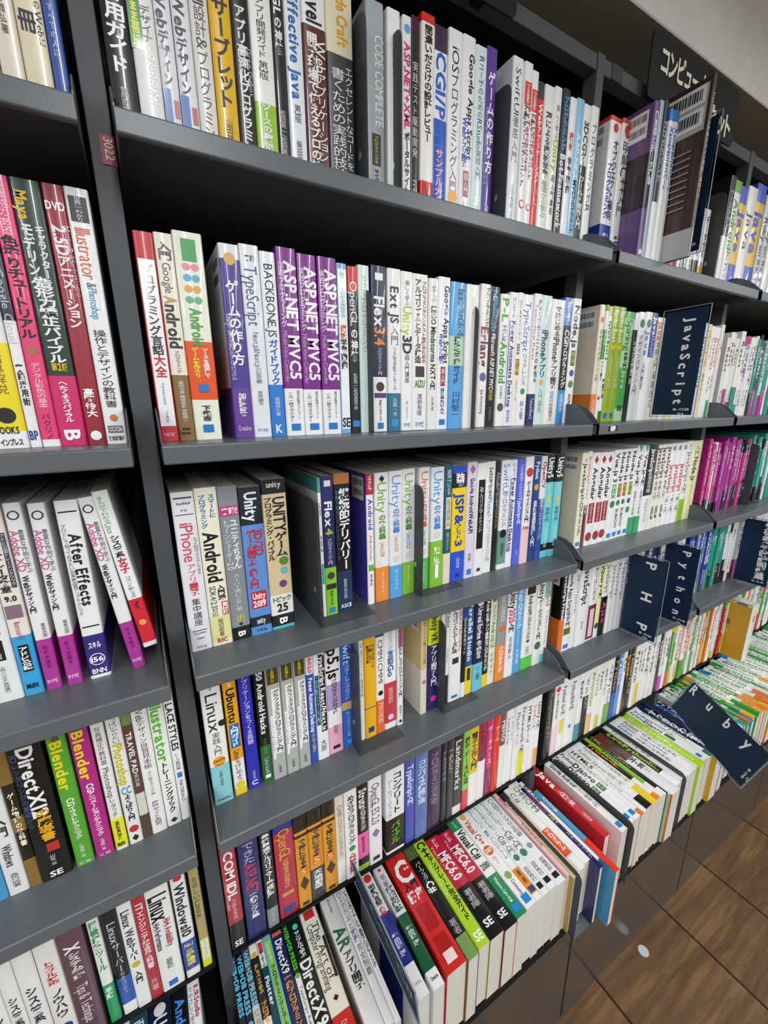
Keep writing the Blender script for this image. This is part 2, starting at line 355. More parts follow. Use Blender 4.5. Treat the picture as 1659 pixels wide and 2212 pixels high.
BOOKS = r'''
S1;l;-1404;215;266;0;0;b8a890;;s;;.2 .8 333 b.6 デザイン講座
S1;l;-1189;194;266;0;0;d8ccb8;;;;.3 .9 444 r.5 基本教科書
S1;l;-995;216;266;0;0;e6dcc8;;;;.0 .45 88a b.6 の教科書|.55 .72 444 r.3 高野雅弘著
S1;l;-779;250;266;0;0;e8dcc0;;;.80-1:3a5590;.25 .93 223 b.62@-.1 必携の一冊|.2 .9 333 r.25@.33 PCやケータイもすべてのWebに
S1;l;-529;147;266;0;0;3a5aa8;;;;.1 .85 dde r.4 ACCESSIBLE WEB DESIGN すべての人に
S1;m;22;288;266;0;0;1a1a1a;;;;.42 .73 f2f2f2 b.72 活用ガイド|.78 .97 ccc r.75 菅原亮/落合/佐々木
S1;m;310;277;266;0;0;f0f0ee;;;;.30 .62 2a8a3a b.5@-.28 ■|.31 .61 f0e830 b.3@-.28 スがそのまま1冊に!|.45 .82 222 r.42@.15 デザイナーのための教本|.84 .97 444 r.7 小林明大 北原光
S1;m;587;196;266;0;0;e8eaf0;;;.98-1:bbd;.35 .72 223 b.6@-.1 Webデザイン|.73 .87 3a6ab8 b.45@-.25 ■|.77 .84 b05060 b.3@.25 ■|.89 .98 333 r.4 相澤裕介
S1;m;783;209;266;0;0;e8eaf0;;;.98-1:bbd;.35 .74 223 b.6@-.1 Webデザイン|.74 .88 3a6ab8 b.45@-.25 ■|.78 .85 b05060 b.3@.25 ■|.9 .98 333 r.4 相澤裕介
S1;m;992;231;266;0;0;e4e2da;;;;.3 .95 333 r.6 UI設計&プログラミング
S1;m;1223;271;266;0;0;e8b91c;;;;.3 .74 222 b.75 サーブレット|.78 .94 222 r.35 山田祥寛著
S1;m;1494;230;266;0;0;202222;;;0-.035:f0c010;.3 .95 eee b.6 アプリ高速化プログラミング|.45 .7 ccc r.25@.36 Greg Guihot
S1;m;1724;307;266;0;0;eef2ec;;;0-.34:9ac83c;.1 .56 222 r.55 Androidアプリ開発ガイド 第3版|.66 .98 f4f4f4 b.75 ソースの難読化も解説
S1;m;2031;171;266;0;0;1c1c1e;;;;.15 .58 f2f2f2 b.6 GLの神髄|.66 .94 ddd r.45 松田晃一/松田真梨子訳
S1;m;2202;252;266;0;0;e8ecf4;;;;.15 .6 2a70b0 b.6 Effective Java|.62 .7 345 r.4 第3版|.78 .96 555 r.35 柴田芳樹訳
S1;m;2455;354;266;0;0;f0f0f0;;;0-.75:5c2a22;.0 .24 223 b.75 Laravel|.28 .9 f4f0ec b.45@-.12 開発現場で使えるプロの技|.3 .85 fff r.45@.22 Webアプリケーション|.84 .98 2a78c8 b.85 ●|.88 .93 f0f040 h.7 5.5LTS
S1;m;2809;433;266;0;0;e0d8b8;;;0-.68:3a3c3a;.0 .28 d8a020 b.6@.1 Code Craft|.38 .9 f0f0ee r.55@-.1 書くための実践的技法|.36 .85 eee r.3@.3 エクセレントなコードを
S1;m;3463;315;266;0;0;a8b2b8;;;;.15 .58 f4f4f4 r.5@.2 CODE COMPLETE|.62 .78 333 b.5 ■|.63 .77 f0e840 r.35 プログラミングを|.8 .99 111 b.5 マイクロソフト公式
S1;m;3822;240;266;0;0;f2f4f2;;;;.1 .5 aab r.4 はじめて
S1;m;4093;171;266;0;0;f2f2f2;;;;.02 .1 6aa8e0 b.7 ●|.12 .55 e02a7a b.7 ASP.NET+XML|.56 .98 111 b.6 ポータルサイト構築
S1;m;4264;175;273;0;0;1c1c1e;;;.93-1:403;.2 .72 ddd r.6 実践テスト駆動開発|.8 .97 ccc r.5 Freeman
S1;m;4438;272;281;0;0;f2f0ea;;;0-.2:d8281e .96-1:d8281e;.05 .6 222 b.55 間違いだらけの設計レビュー|.82 .99 601010 b.6 レビュー会議が変
S1;m;4710;279;277;0;0;f0f0f0;;;0-.55:1f55c0 .88-1:402040;.12 .6 1f60c8 b.75 CGI/Perl|.6 .95 f0b0b8 b.6 サンプル大全集
S1;m;4989;289;281;0;0;f2f4f4;;;;.08 .82 222 r.55 iOSプログラミング入門|.78 .9 f0a030 b.75 ●
S1;m;5278;285;282;0;0;f4f4f4;;;;.08 .62 111 b.4@.2 Google Apps Script|.4 .66 2a55c8 b.4@-.2 Webアプリ開発|.68 .82 a02030 b.45 ■|.69 .81 fff r.35 超入門|.85 .98 333 r.4 掌田津耶乃
S1;m;5563;258;277;0;0;dceef0;;;;.05 .7 334 r.45 RユーザのためのRStudio実践入門|.78 .97 8ab r.5 松村優哉
S1;m;5821;242;284;0;0;56389a;;;;.1 .75 f8f8f8 b.65 ゲームの作り方|.3 .75 ddd r.22@-.32 Unityで覚える遊びのアルゴリズム|.83 .96 eee r.35 加藤政樹
S1;m;6456;271;292;0;0;f0f2f4;;;;.05 .55 222 r.5 SwiftUI徹底入門|.65 .95 7aa r.3 金田浩明 iOS
S1;m;6728;219;291;0;0;f6f4f2;;;;.1 .22 d83828 b.8 ■|.11 .21 fff b.7 つくりながら|.22 .6 b02030 b.42@.22 PyTorchによる|.22 .68 111 b.4@-.18 発展ディープラーニング|.7 .84 d83028 b.7 ●|.72 .82 f6f4f2 b.5 ●
S1;m;6946;181;285;0;0;f6f4f2;;;;.1 .22 d83828 b.8 ■|.11 .21 fff b.7 つくりながら|.22 .6 b02030 b.42@.22 PyTorchによる|.22 .68 111 b.4@-.18 発展ディープラーニング|.7 .84 d83028 b.7 ●|.72 .82 f6f4f2 b.5 ●
S1;m;7127;170;274;0;0;e02820;;;.9-1:333;.12 .6 f8f0f0 b.6 Webアプリケーション|.62 .8 f0c0c0 r.5 超入門
S1;m;7297;289;274;0;0;eef0ec;;;;.15 .55 222 b.55 Rによる機械学習|.56 .8 6ab040 r.6 基礎から学ぶ
S1;m;7587;205;280;0;0;f2f2ee;;;;.1 .3 333 r.5 楽しく学ぶ|.3 .5 a8c020 b.6 Unity|.5 .85 222 r.5 超入門講座
S1;m;7792;221;282;0;0;161a20;;;;.04 .36 4aa0f0 b.6 プログラミング|.38 .85 f4f4f4 b.7 Bot Framework
S1;m;8012;215;274;0;0;f0f4f8;;;;.2 .36 d04030 b.55 機械|.36 .6 333 b.55 学習図鑑
S1;m;8227;231;279;0;0;8cc8e8;;;;.2 .5 f4f8fa b.5 ASP.NET|.5 .85 223 b.5 MVCプログラミング
S1;m;8459;243;277;0;0;143020;;;.62-1:eef0ee 0-.1:c8d020;.1 .45 222 b.6 3DCGゲーム|.45 .8 f0f0f0 b.6 ワールド制作入門
S1;m;8702;249;280;0;0;eeefec;;;;.08 .8 222 r.6 プログラミングR
S1;r;9335;393;281;0;0;f2f2f4;;%;0-.28:23409a .97-1:d84030;.04 .1 d03030 b.6 ●|.14 .68 334 b.4@.15 オブジェクト指向|.3 .68 2a50b8 b.4@-.2 プログラミング|.78 .95 eee b.5 柴田望洋
S1;r;9772;431;288;0;0;f4f4f4;;;.97-1:d84030;.03 .12 d03030 b.7 ●|.14 .65 222 r.65 明解C++入門|.78 .95 333 b.5 柴田望洋
S1;r;10203;148;291;0;0;9cc8d8;;;.3-1:f0f0f0;.1 .6 222 b.7 入門C
S1;r;10038;193;300;0;0;6a4c80;;%y-50;.35-.7:2a1c2a;.05 .5 eee b.6 C言語とデータ構造|.9 .97 eee b.6 ●
S1;r;10251;149;308;0;0;a8bccc;;y-50;;.1 .6 eee r.6 はじめての
S1;r;10420;171;313;0;0;f0f2f2;;y-50;.4-1:1a2430;.1 .55 eee r.7 プログラミング
S1;r;10591;211;300;0;0;f2f4f4;;y-52;.93-1:2a80c8;.1 .5 2a70c8 b.7 Xamarinエキスパート
S1;r;10802;179;304;0;0;f2f4f4;;y-52;.93-1:2a80c8;.1 .5 2a70c8 b.7 Xamarinエキスパート
S1;r;14838;304;293;0;0;222;;;.0-.5:e8e8e8;.1 .5 ddd r.7 ベースデザイン
S1;r;15143;386;289;0;0;f0f2ee;;;.9-1:6aba4a;.15 .6 4aa83a b.7 Android|.6 .9 333 r.6 アプリ
S1;r;15528;409;282;0;0;e8c020;;;0-.3:2a50c8 .85-1:2a50c8;.2 .6 2a50c8 b.8 Java
S1;r;15937;558;291;0;0;f4f4f0;;;;.2 .6 444 r.6 Java
S1;r;16495;606;311;0;0;e8c020;;;0-.3:2a50c8 .85-1:2a50c8;.2 .6 2a50c8 b.8 Java
S1;r;17101;362;292;0;0;c8ccd0;;s;;.2 .8 333 b.6 Ruby on Rails
S1;r;17463;372;299;0;0;b8bcc4;;s;;.2 .8 333 b.6 Ruby on Rails
S1;r;17835;421;304;0;0;f0f0ee;;s;;.3 .6 a05030 b.8 ●
S1;r;18256;460;304;0;0;d8dce0;;s;;.2 .8 333 b.6 Webアプリ
S2;l;-2070;308;286;0;0;d8d8d4;;s;;.2 .8 334 b.6 動画編集の教科書
S2;l;-1761;321;293;0;0;eeeeee;;;.0-.07:f4f4f4 .07-.42:f4de1e;.1 .5 888 r.5 スケッチ|.62 .78 8a6a20 r.5 指導解説|.83 .9 222 b.6 ●|.91 .94 222 h.6 OOKS|.96 .99 333 h.7 インプレス
S2;l;-1441;121;297;0;0;f0f0f0;;;.5-1:22283a;.1 .5 eee r.4 つなげて学べる|.3 .66 c8d0e0 r.7 Google Cloud|.66 .84 222 b.6 実践活用術|.93 .97 2a4a98 h.8 BP
S2;l;-1320;193;300;0;0;e8407a;;;0-.03:f4f4f4;.02 .2 f8e0e8 r.6 立体感のある|.2 .57 111 b.8 色塗りチュートリアル|.58 .65 b07050 b.6 ●|.66 .84 fce8ee r.5 デジタル彩色の基本|.86 .97 701030 r.5 パクリノ
S2;l;-1127;287;300;0;0;1c3a2e;;;O0-.29:d22a6c;.04 .14 e8c020 b.4@-.2 Maya|.15 .38 eee b.4@-.2 モデリング|.15 .34 eee b.3@.22 キャラクター|.34 .66 f4f4f4 b.8 造形力矯正バイブル|.66 .69 e8c020 h.6 第2版|.73 .9 fff b.7 へたくそスパイラル|.93 .98 fff b.6 B
S2;l;-840;215;301;0;0;9c2434;;;;.06 .09 fff h.9 DVD|.14 .52 f4f0f0 b.65 2.5Dアニメーション|.14 .4 e8c0c4 r.3@.36 MotionBuilderではじめる|.76 .88 fff b.55 高野怜大|.93 .99 fff b.6 ●
S2;l;-625;249;301;0;0;f2f2f2;;;;.03 .12 222 b.75 ■|.03 .12 eee r.6 世界一わかり|.14 .33 d86a40 r.7 Illustrator|.34 .36 555 r.6 &|.36 .48 50a0d8 r.7 Photoshop|.52 .84 222 r.6 操作とデザインの教科書|.87 .9 e07838 b.5 ●|.92 .95 667 b.7 ■|.925 .945 eee h.6 CC/CS6|.965 .985 333 h.8 技術評論社
S2;m;29;235;267;0;0;c8363e;;;;.12 .92 f4f4f6 b.84 ■|.14 .56 222 b.6 プログラミング言語|.56 .67 c02a34 b.6 大全|.7 .81 a88 r.3 Programming Languages|.84 .9 444 r.3 クジラ飛行机|.955 .975 e8b0b0 h.7 技術評論社
S2;m;264;224;269;0;0;efe9da;;;0-.34:8a6a38;.04 .12 222 b.75 入門|.13 .27 333 r.5 Google|.28 .32 c09a60 b.7 A|.32 .53 222 b.75 ndroid|.54 .65 222 r.45 プログラミング|.69 .9 eee r.4 柴田文彦 藤枝崇史 伊原頌二|.93 .97 222 b.5 ij
S2;m;488;374;275;0;0;efefdf;;;O.21-.5:e8561c;.03 .13 3a9a4a b.5 ■|.14 .17 e88aa0 h.6 ●●|.19 .22 50b0d0 h.6 ●●|.24 .27 e0a850 h.6 ●●|.29 .32 60b890 h.6 ●●|.34 .52 4aaa48 b.5 Android|.53 .68 fff b.35@.18 ソースを追加して|.53 .68 f0e828 b.35@-.18 ゲームを作ろう|.71 .75 1f78c8 h.35 ■|.82 .9 222 b.35 下武志|.92 .96 1f78c8 h.4 ■
S2;m;1058;283;269;0;0;4a3892;Sdcdce4;%;.93-1:e8e8ec O0-.28:673c9c;.04 .1 d8b060 b.6 ●|.17 .6 f4f4f4 b.65 ゲームの作り方|.34 .68 e8e0f0 r.3@-.3 Unityで覚える遊びのアルゴリズム|.75 .88 f0f0f0 b.4 加藤政樹著|.93 .96 c8b8d8 h.7 Creative
S2;m;1341;286;273;0;0;e6eaf0;;;;.05 .08 444 h.5 実践|.1 .4 4a6a90 r.7 TypeScript|.43 .7 678 r.4 Next.js&Nuxt.jsの型定義|.74 .82 555 r.3 吉井健文|.95 .97 2a80b8 h.6 マイナビ
S2;m;1627;239;268;0;0;e9edf2;;;0-.3:2c7cd2;.06 .44 222 r.6 BACKBONE.JS|.45 .7 1a60b8 b.6 ガイドブック|.77 .88 dde r.35 高橋侑久著|.93 .98 eee h.5 K
S2;m;1866;319;277;0;0;7a1c86;;;0-.27:f2f2f4;.06 .68 f4f0f4 b.6@.15 ASP.NET MVC5|.07 .4 eee r.3@-.28 実践プログラミング|.42 .7 c8a0d0 r.25@-.28 Model-View-Controller|.74 .9 333 r.3@.2 標準Web開発プラットフォーム|.75 .92 333 r.3@-.2 この一冊でマスター|.93 .97 1f78c8 h.5 ■
S2;m;2185;325;273;0;0;7a1c86;;;0-.27:f2f2f4;.06 .68 f4f0f4 b.6@.15 ASP.NET MVC5|.07 .4 eee r.3@-.28 実践プログラミング|.42 .7 c8a0d0 r.25@-.28 Model-View-Controller|.74 .9 333 r.3@.2 標準Web開発プラットフォーム|.75 .92 333 r.3@-.2 この一冊でマスター|.93 .97 1f78c8 h.5 ■
S2;m;2510;332;273;0;0;7a1c86;;;0-.27:f2f2f4;.06 .68 f4f0f4 b.6@.15 ASP.NET MVC5|.07 .4 eee r.3@-.28 実践プログラミング|.42 .7 c8a0d0 r.25@-.28 Model-View-Controller|.74 .9 333 r.3@.2 標準Web開発プラットフォーム|.75 .92 333 r.3@-.2 この一冊でマスター|.93 .97 1f78c8 h.5 ■
S2;m;2842;194;269;0;0;7cb0dc;;;;.03 .97 f2f4f6 b.8 ■|.05 .3 5a88a8 r.5 見て試してわかる機械学習|.34 .42 d06830 b.6 機械|.42 .6 222 b.6 学習図鑑|.9 .96 222 h.8 SE
S2;m;3036;198;267;0;0;1a1a1c;;;.86-1:d03030;.08 .34 f2f2f2 r.7 OpenGL|.35 .55 f2f2f2 b.65 の神髄|.62 .85 ddd r.4 松田晃一/松田真梨子訳|.92 .96 3a80d0 h.7 ■
S2;m;3233;222;272;0;0;d8f0ec;;;;.05 .5 c8a060 r.5 作ってプログラミング
S2;m;3477;307;275;0;0;1e2148;;;0-.35:f4f4f4;.04 .08 eee h.5 ■|.17 .35 f4f4f4 b.7 Flex|.35 .46 f0883a b.7 3.4|.47 .64 eee r.4 プログラミング入門|.68 .74 503030 b.55 ●|.75 .78 503a70 h.8 ■|.79 .93 334 b.5 Webアプリをパワーアップ|.94 .98 1f78c8 h.4 ■
S2;m;3784;282;274;0;0;eef0f2;;;0-.25:2f7390;.1 .32 222 b.65 Ext JS|.33 .45 333 r.6 入門|.46 .73 444 r.45 リッチUIなWebサイトをつくる|.78 .9 dde r.35 古籏一浩|.92 .97 3a90d8 h.5 ■
S2;m;4066;253;273;0;0;f4f4f2;;;;.05 .2 333 r.45 楽しく学ぶ|.2 .38 b8c820 b.75 Unity|.38 .5 222 b.8 3D|.5 .68 333 r.4 超入門講座|.8 .92 2a80c0 r.5 3Dゲームを作ってみよう|.94 .98 2a80b8 h.6 マイナビ
S2;m;4319;337;273;0;0;f2f2f0;;;;.03 .55 222 b.42@-.15 アルゴリズムとデータ構造|.04 .55 903030 b.27@.25 プログラミングコンテスト攻略のための|.57 .64 333 b.6 ■|.66 .71 4a8a3a h.7 AIZU|.75 .9 667 r.35 渡部有隆|.94 .98 2a80b8 h.6 マイナビ
S2;m;4656;224;269;0;0;eeeeea;;;;.04 .15 3a9a7a r.5 学ぶ|.17 .72 222 b.55 LEGO Mindstorms NXT入門|.75 .95 556 r.3 北海道
S2;m;4880;287;275;0;0;f0f2f8;;;;.05 .55 111 b.42@.2 Google Apps Script|.35 .55 2a55c8 b.36@-.2 Webアプリ開発|.57 .7 a02828 b.4 ■|.58 .69 fff r.3 超入門|.71 .9 222 b.36 はじめたい人へ|.93 .97 1f78c8 h.5 ■
S2;m;5167;357;270;0;0;58a8e4;;;.45-.65:b8dcb8;.04 .35 1a4a70 b.45@.2 IaaSシステム|.35 .68 1a2a3a b.45 構築/管理ガイド|.73 .92 236 r.6 川村聖一
S2;m;5543;326;270;0;0;f2f2f0;;;;.08 .2 333 r.6 プログラミング
S2;m;5911;254;275;0;0;f2f2ee;;;;.02 .28 333 b.4@.2 プログラミング|.28 .56 7a2040 b.8 Erlang|.58 .68 6a60a8 b.7 ●|.72 .9 667 r.4 Joe Armstrong
S2;m;6165;283;274;0;0;141416;;;;.02 .3 3aa8e8 b.5 プログラミング|.32 .72 e8e8e8 b.5 Microsoft ASP.NET MVC|.72 .8 e0d020 r.4 第3版|.85 .95 ccc r.5 マイクロソフト
S2;m;6448;256;263;0;0;f2f4ee;;;;.02 .22 4aa030 b.7 P-L|.22 .34 333 b.6 で楽しむ|.34 .66 4aa030 b.75 Android|.68 .78 4a8a30 b.6 アクセサリ|.79 .9 554 b.7 ●
S2;m;6704;244;269;0;0;f0f0f8;;;;.03 .18 446 r.4 はじめての|.2 .85 3a3a50 b.5 Power Automate Desktop|.2 .85 3a50b8 b.08@-.4 ■|.87 .97 558 r.6 株式会社
S2;m;6948;155;271;0;0;f4f0e8;;;;.05 .35 333 r.4 1日で基本が身に付く|.36 .46 222 b.6 Git|.48 .6 8a5a10 b.7 ■|.49 .59 f0e040 b.6 超入門|.62 .8 c05050 r.4 いちばんやさしい本
S2;m;7103;313;270;0;0;f2f4f6;;;;.05 .42 3a6ab0 r.6 TypeScript|.43 .68 444 r.5 リファレンス|.7 .75 3a9a58 h.5 ●|.8 .95 555 r.4 井上誉
S2;m;7416;243;274;0;0;f4f2f2;;;0-.25:2a2d62;.03 .7 333 b.4@.2 ディープラーニングの仕組み|.05 .6 c04040 r.35@-.25 TensorFlow Keras|.78 .95 dde r.6 Tensorflow2
S2;m;7658;336;274;0;0;d0eae8;;;;.05 .25 d0a888 r.5 プログラミング|.25 .62 234 b.6 iPhoneアプリ|.63 .68 e8b070 h.6 ●|.7 .9 b8a090 r.4 入門講座
S2;m;7995;450;270;0;0;f2f0ec;;;;.05 .7 333 b.5 ではじめるiPhoneアプリ開発|.72 .85 4a80c0 r.5 技術評論|.85 .98 555 r.4 高橋京介
S2;m;8445;269;278;0;0;18181c;;;.79-1:5a88d8 0-.28:3c94d4;.03 .18 e8f0f8 b.5 基礎から学ぶ|.24 .7 f2f2f2 b.6 CGIプログラミング|.75 .9 eef r.5 高橋麻奈
S2;m;8713;299;279;0;0;f4f4f4;;;;.05 .38 111 b.6 Node.js|.4 .52 3a6a30 b.5 ■|.41 .51 f4f060 r.4 超入門|.54 .62 3a50a0 b.5 ●|.64 .7 3a9a4a b.6 ●|.75 .88 333 r.4 掌田津耶乃|.94 .98 1f78c8 h.5 ■
S2;r;9726;199;276;0;0;f2e4cc;;%;0-.25:ef8a3c .85-.92:f2e4cc;.08 .16 e08030 b.7 ●|.2 .65 333 r.55 デザインパターン入門|.8 .95 fce b.4 結城浩著
S2;r;9924;117;277;0;0;eef2ee;;s;.95-1:6aba4a .55-.8:4aaa48;.15 .4 f4f4f4 b.6 Android|.45 .7 222 b.6 アプリ開発|.75 .82 d83030 b.8 ●
S2;r;10041;150;275;0;0;f4f4f2;;;.92-1:e8c070 0-.1:3a6a30;.1 .55 222 b.55 Spring Boot 2|.6 .85 223 b.6 徹底活用
S2;r;10192;301;277;0;0;98b428;;;;.03 .3 f2f4e0 b.55 Spring Boot|.3 .38 f0d820 b.6 2|.42 .7 eee r.4 プログラミング入門|.92 .97 2a6ac8 h.5 ■
S2;r;10493;281;278;0;0;98b428;;;;.03 .3 f2f4e0 b.55 Spring Boot|.3 .38 f0d820 b.6 2|.42 .7 eee r.4 プログラミング入門|.92 .97 2a6ac8 h.5 ■
S2;r;10774;388;271;0;0;a8d8a0;;;.12-.5:4aa848 .94-1:4aa848;.06 .35 2a7a38 r.65 Spring|.36 .5 222 b.5 徹底入門|.5 .8 eef r.4 Java|.85 .9 333 h.7 SE
S2;r;11162;166;270;0;0;1c1c1e;;;.85-1:f0f0f0;.2 .9 eee b.6 いまどき徹底実践
S2;r;11327;302;274;0;0;f2f2f2;;;;.05 .15 2a7a4a b.7 ●|.2 .75 333 r.6 デザインパターン入門
S2;r;11630;297;277;0;0;f2f4f4;;;;.05 .15 3a8a5a b.7 ●|.15 .45 4aa0d8 b.6 Java|.45 .7 333 r.5 入門教室
S2;r;11927;266;277;0;0;eef0f4;;;.6-1:3848a0;.03 .2 f4f4f4 b.6 Java|.2 .6 f0f0f4 r.6 コンピュータ数学
S2;r;12193;358;269;0;0;efe8dc;;;;.03 .22 d87840 b.7 Java|.22 .5 554 r.6 本格入門|.5 .9 666 r.5 最新改訂
S2;r;12551;301;270;0;0;e8dcc0;;;;.1 .8 444 r.6 JavaScript本格入門
S2;r;12851;343;271;0;0;f0f0f0;;;;.1 .8 444 r.6 JavaScript入門
S2;r;13194;352;274;0;0;f0e8a0;;;;.1 .8 444 r.6 HTML5
S2;r;13546;362;275;0;0;f0f0f0;;;;.1 .8 444 r.6 jQuery標準
S2;r;13908;334;277;0;0;f0f0f0;;;;.1 .8 444 r.6 Ajax入門
S2;r;14242;420;280;0;0;f0f0f0;;;;.1 .8 444 r.6 JavaScript
S2;r;14663;354;276;0;0;f0f0f0;;;;.1 .8 444 r.6 JavaScript
S2;r;15017;201;274;0;0;e8d8b0;;s;;.05 .5 e09030 b.6 jQuery入門|.5 .9 444 r.5 標準デザイン
S2;r;15217;179;270;0;0;f2f2f2;;s;;.1 .5 888 r.5 JavaScript
S2;r;15397;190;269;0;0;f2f2f2;;s;;.1 .5 d04040 b.6 JavaScript|.5 .9 444 r.5 本格入門
S2;r;15586;167;269;0;0;f2f2f2;;s;0-.2:3aa668;.1 .5 d04040 b.6 JavaScript|.5 .75 444 r.5 本格入門
S2;r;15753;212;278;0;0;e8e4dc;;s;;.1 .7 444 r.5 入門
S3;l;-2592;197;271;0;0;e8e8e8;;s;;.2 .8 334 b.6 デザインの本
S3;l;-2395;296;268;0;0;e8ecec;;;;.05 .12 e07050 b.6 ●|.17 .34 333 r.5 Illustrator&Photoshop|.36 .65 333 b.6 デザインの作り方|.66 .77 1a1a1a b.45 ■|.67 .76 eee r.3 アイデア図鑑|.8 .95 444 r.5 上司ニシグチ/長井康行
S3;l;-2099;222;268;0;0;ece6dc;;;0-.34:38a6e0;.03 .07 d02030 h.4 ▲|.09 .11 222 h.4 Adobe|.12 .4 445 b.25@.32 ■|.125 .39 eee r.2@.32 アドビ公認トレーニングブック|.14 .42 222 b.5@-.1 イラストレータ教室|.44 .47 222 h.6 9.0|.49 .56 8a7080 b.8 ■|.58 .68 a04050 r.5 Illustrator9.0|.71 .86 111 b.5 ■|.72 .85 fff b.45 アドビ公認|.93 .96 123 h.6 MdN
S3;l;-1858;184;273;0;0;eeedee;;;0-.29:b0389a;.02 .1 333 b.7 ●|.035 .085 eeedee b.5 ●|.13 .34 c0308a r.5@-.2 Adobe XD|.13 .35 333 r.35@.2 豊富な作例で学ぶ|.36 .56 222 b.4@-.15 Webデザイン入門|.62 .7 444 r.3@.2 著者池原|.74 .88 60104a r.3 佐々木陽平|.93 .97 f4f4f4 h.7 マイナビ
S3;l;-1615;187;270;0;0;eeedee;;;0-.29:b0389a;.02 .1 333 b.7 ●|.035 .085 eeedee b.5 ●|.13 .34 c0308a r.5@-.2 Adobe XD|.13 .35 333 r.35@.2 豊富な作例で学ぶ|.36 .56 222 b.4@-.15 Webデザイン入門|.62 .7 444 r.3@.2 著者池原|.74 .88 60104a r.3 佐々木陽平|.93 .97 f4f4f4 h.7 マイナビ
S3;l;-1341;264;270;0;0;f0f0f2;;;.03-1:f0f0f2 O.02-.26:382c7c;.055 .062 111 b.8 ■|.17 .57 222 b.55@.1 After Effects|.12 .62 333 r.22@-.3 プロとして知っておきたい効率&品質アップテクニック|.685 .692 111 b.8 ■|.77 .83 fff h.6 スキル|.84 .93 f4f4f4 b.75 ●|.85 .92 382c7c b.65 ●|.87 .9 fff h.6 156|.94 .97 f4f4f4 h.7 BNN
S3;l;-803;181;273;-28;0;eeedee;;;0-.29:b0389a;.02 .1 333 b.7 ●|.035 .085 eeedee b.5 ●|.13 .34 c0308a r.5@-.2 Adobe XD|.13 .35 333 r.35@.2 豊富な作例で学ぶ|.36 .56 222 b.4@-.15 Webデザイン入門|.74 .88 60104a r.3 佐々木陽平|.93 .97 f4f4f4 h.7 マイナビ
S3;l;-622;200;250;-30;30;f2f4f2;;;.03-.33:d42c3c;.03 .25 4a9a48 r.5@-.1 まんがでわかるLinux|.26 .4 222 b.6 シス管系|.4 .5 c82a3a b.6 女子|.52 .66 445 r.5 コマンド&シェル|.69 .74 223 b.4 Piro著|.78 .88 e8a860 b.5 ●
S3;m;30;322;266;0;0;eae8ee;;;;.03 .04 555 b.8 ■|.06 .075 333 h.6 SwiftUI|.1 .115 b08090 h.3 対応|.13 .135 555 b.8 ■|.18 .42 d04858 r.6 iPhone|.43 .55 d04858 r.4 アプリ|.55 .63 c83848 b.4 開発|.65 .83 333 r.4 集中講座|.27 .5 555 r.2@.33 たった2日でマスターできる|.86 .865 555 b.7 ■|.875 .885 444 h.6 Xcode12|.91 .92 444 h.5 iOS14|.965 .98 222 h.5 ソシム
S3;m;352;329;269;0;0;f2eed8;;;.03-.2:e6e4a0;.04 .24 2a70b0 b.3@-.2 プログラミング|.04 .18 2a70b0 b.3@.22 スマートに|.26 .58 222 b.7 Android|.6 .7 222 b.35@.2 入門編|.6 .8 333 r.3@-.2 SDK4/2.3対応|.71 .8 c83030 b.3@.3 ■|.715 .795 fff b.25@.3 第2版|.82 .94 444 r.25 堀切堤著|.95 .98 c03a40 h.5 RIC
S3;m;681;309;268;0;0;8a9096;;;0-.09:141414;.12 .18 c83a80 h.9 ■|.13 .17 fff h.8 実践!|.2 .52 f0f0f0 b.4@.15 ユニティちゃん|.2 .52 eee r.35@-.22 トゥーンシェーダー2.0|.55 .8 e8e8e8 r.7 スーパー使いこなし術|.82 .88 d8d840 r.5 術|.88 .9 222 b.6 ●|.94 .98 fff b.4 B
S3;m;990;368;263;0;0;6094d8;;;.76-1:1c2230 .06-.13:1c2230;.03 .22 f2f4f6 b.55 Unity|.27 .45 c02a40 b.4@.2 3D/2D|.27 .67 c02a40 b.4@-.15 ゲーム開発実践入門|.69 .81 c8283a b.7 ■|.7 .745 fff h.6 Unity|.755 .8 fff h.6 2019|.88 .92 eee h.4 unity|.955 .98 111 h.5 ソシム
S3;m;1358;417;272;0;0;dac79c;;;0-.02:50c0c8 .02-.1:121212 .1-.24:f0efe8 .91-1:1a1a1c;.015 .05 ddd h.6 unity|.11 .5 222 b.5@.15 UNITYゲーム|.11 .52 222 b.3@-.28 プログラミング・バイブル|.5 .56 5a8a3a b.4@.2 ●|.57 .62 70b8c0 b.4@.2 ●|.66 .71 6a4a80 b.5@.1 ●|.77 .81 4a6a3a h.8 トピック|.82 .88 222 h.5 25|.92 .97 fff b.35 B
S3;m;2323;64;267;0;0;f4f2f2;;;.9-1:5aa8a0;.15 .38 a02a40 b.6 LATEX|.38 .6 333 b.6 はじめの一歩|.6 .75 3aa0c8 b.7 ■
S3;m;2387;247;269;0;0;2a2d66;;;0-.36:8ecc38;.03 .07 eee h.5 ■|.17 .35 f4f4f4 b.6 Flex|.35 .42 8ecc38 b.6 4|.43 .62 eee r.4 プログラミング入門|.66 .74 444 b.6 ●|.76 .8 333 h.8 ■|.81 .92 223 b.5 Webアプリの進化|.94 .98 2a90d0 h.5 ■
S3;m;2635;323;271;0;0;141418;;;0-.31:1c3658 .93-1:c07838;.1 .68 f4f4f4 b.65@.1 継続的デリバリー|.1 .67 4a80b0 r.2@-.35 信頼できるソフトウェアリリース|.75 .9 dde r.4 和智右桂 高木正弘訳|.94 .97 f2f2f2 h.7 ASCII
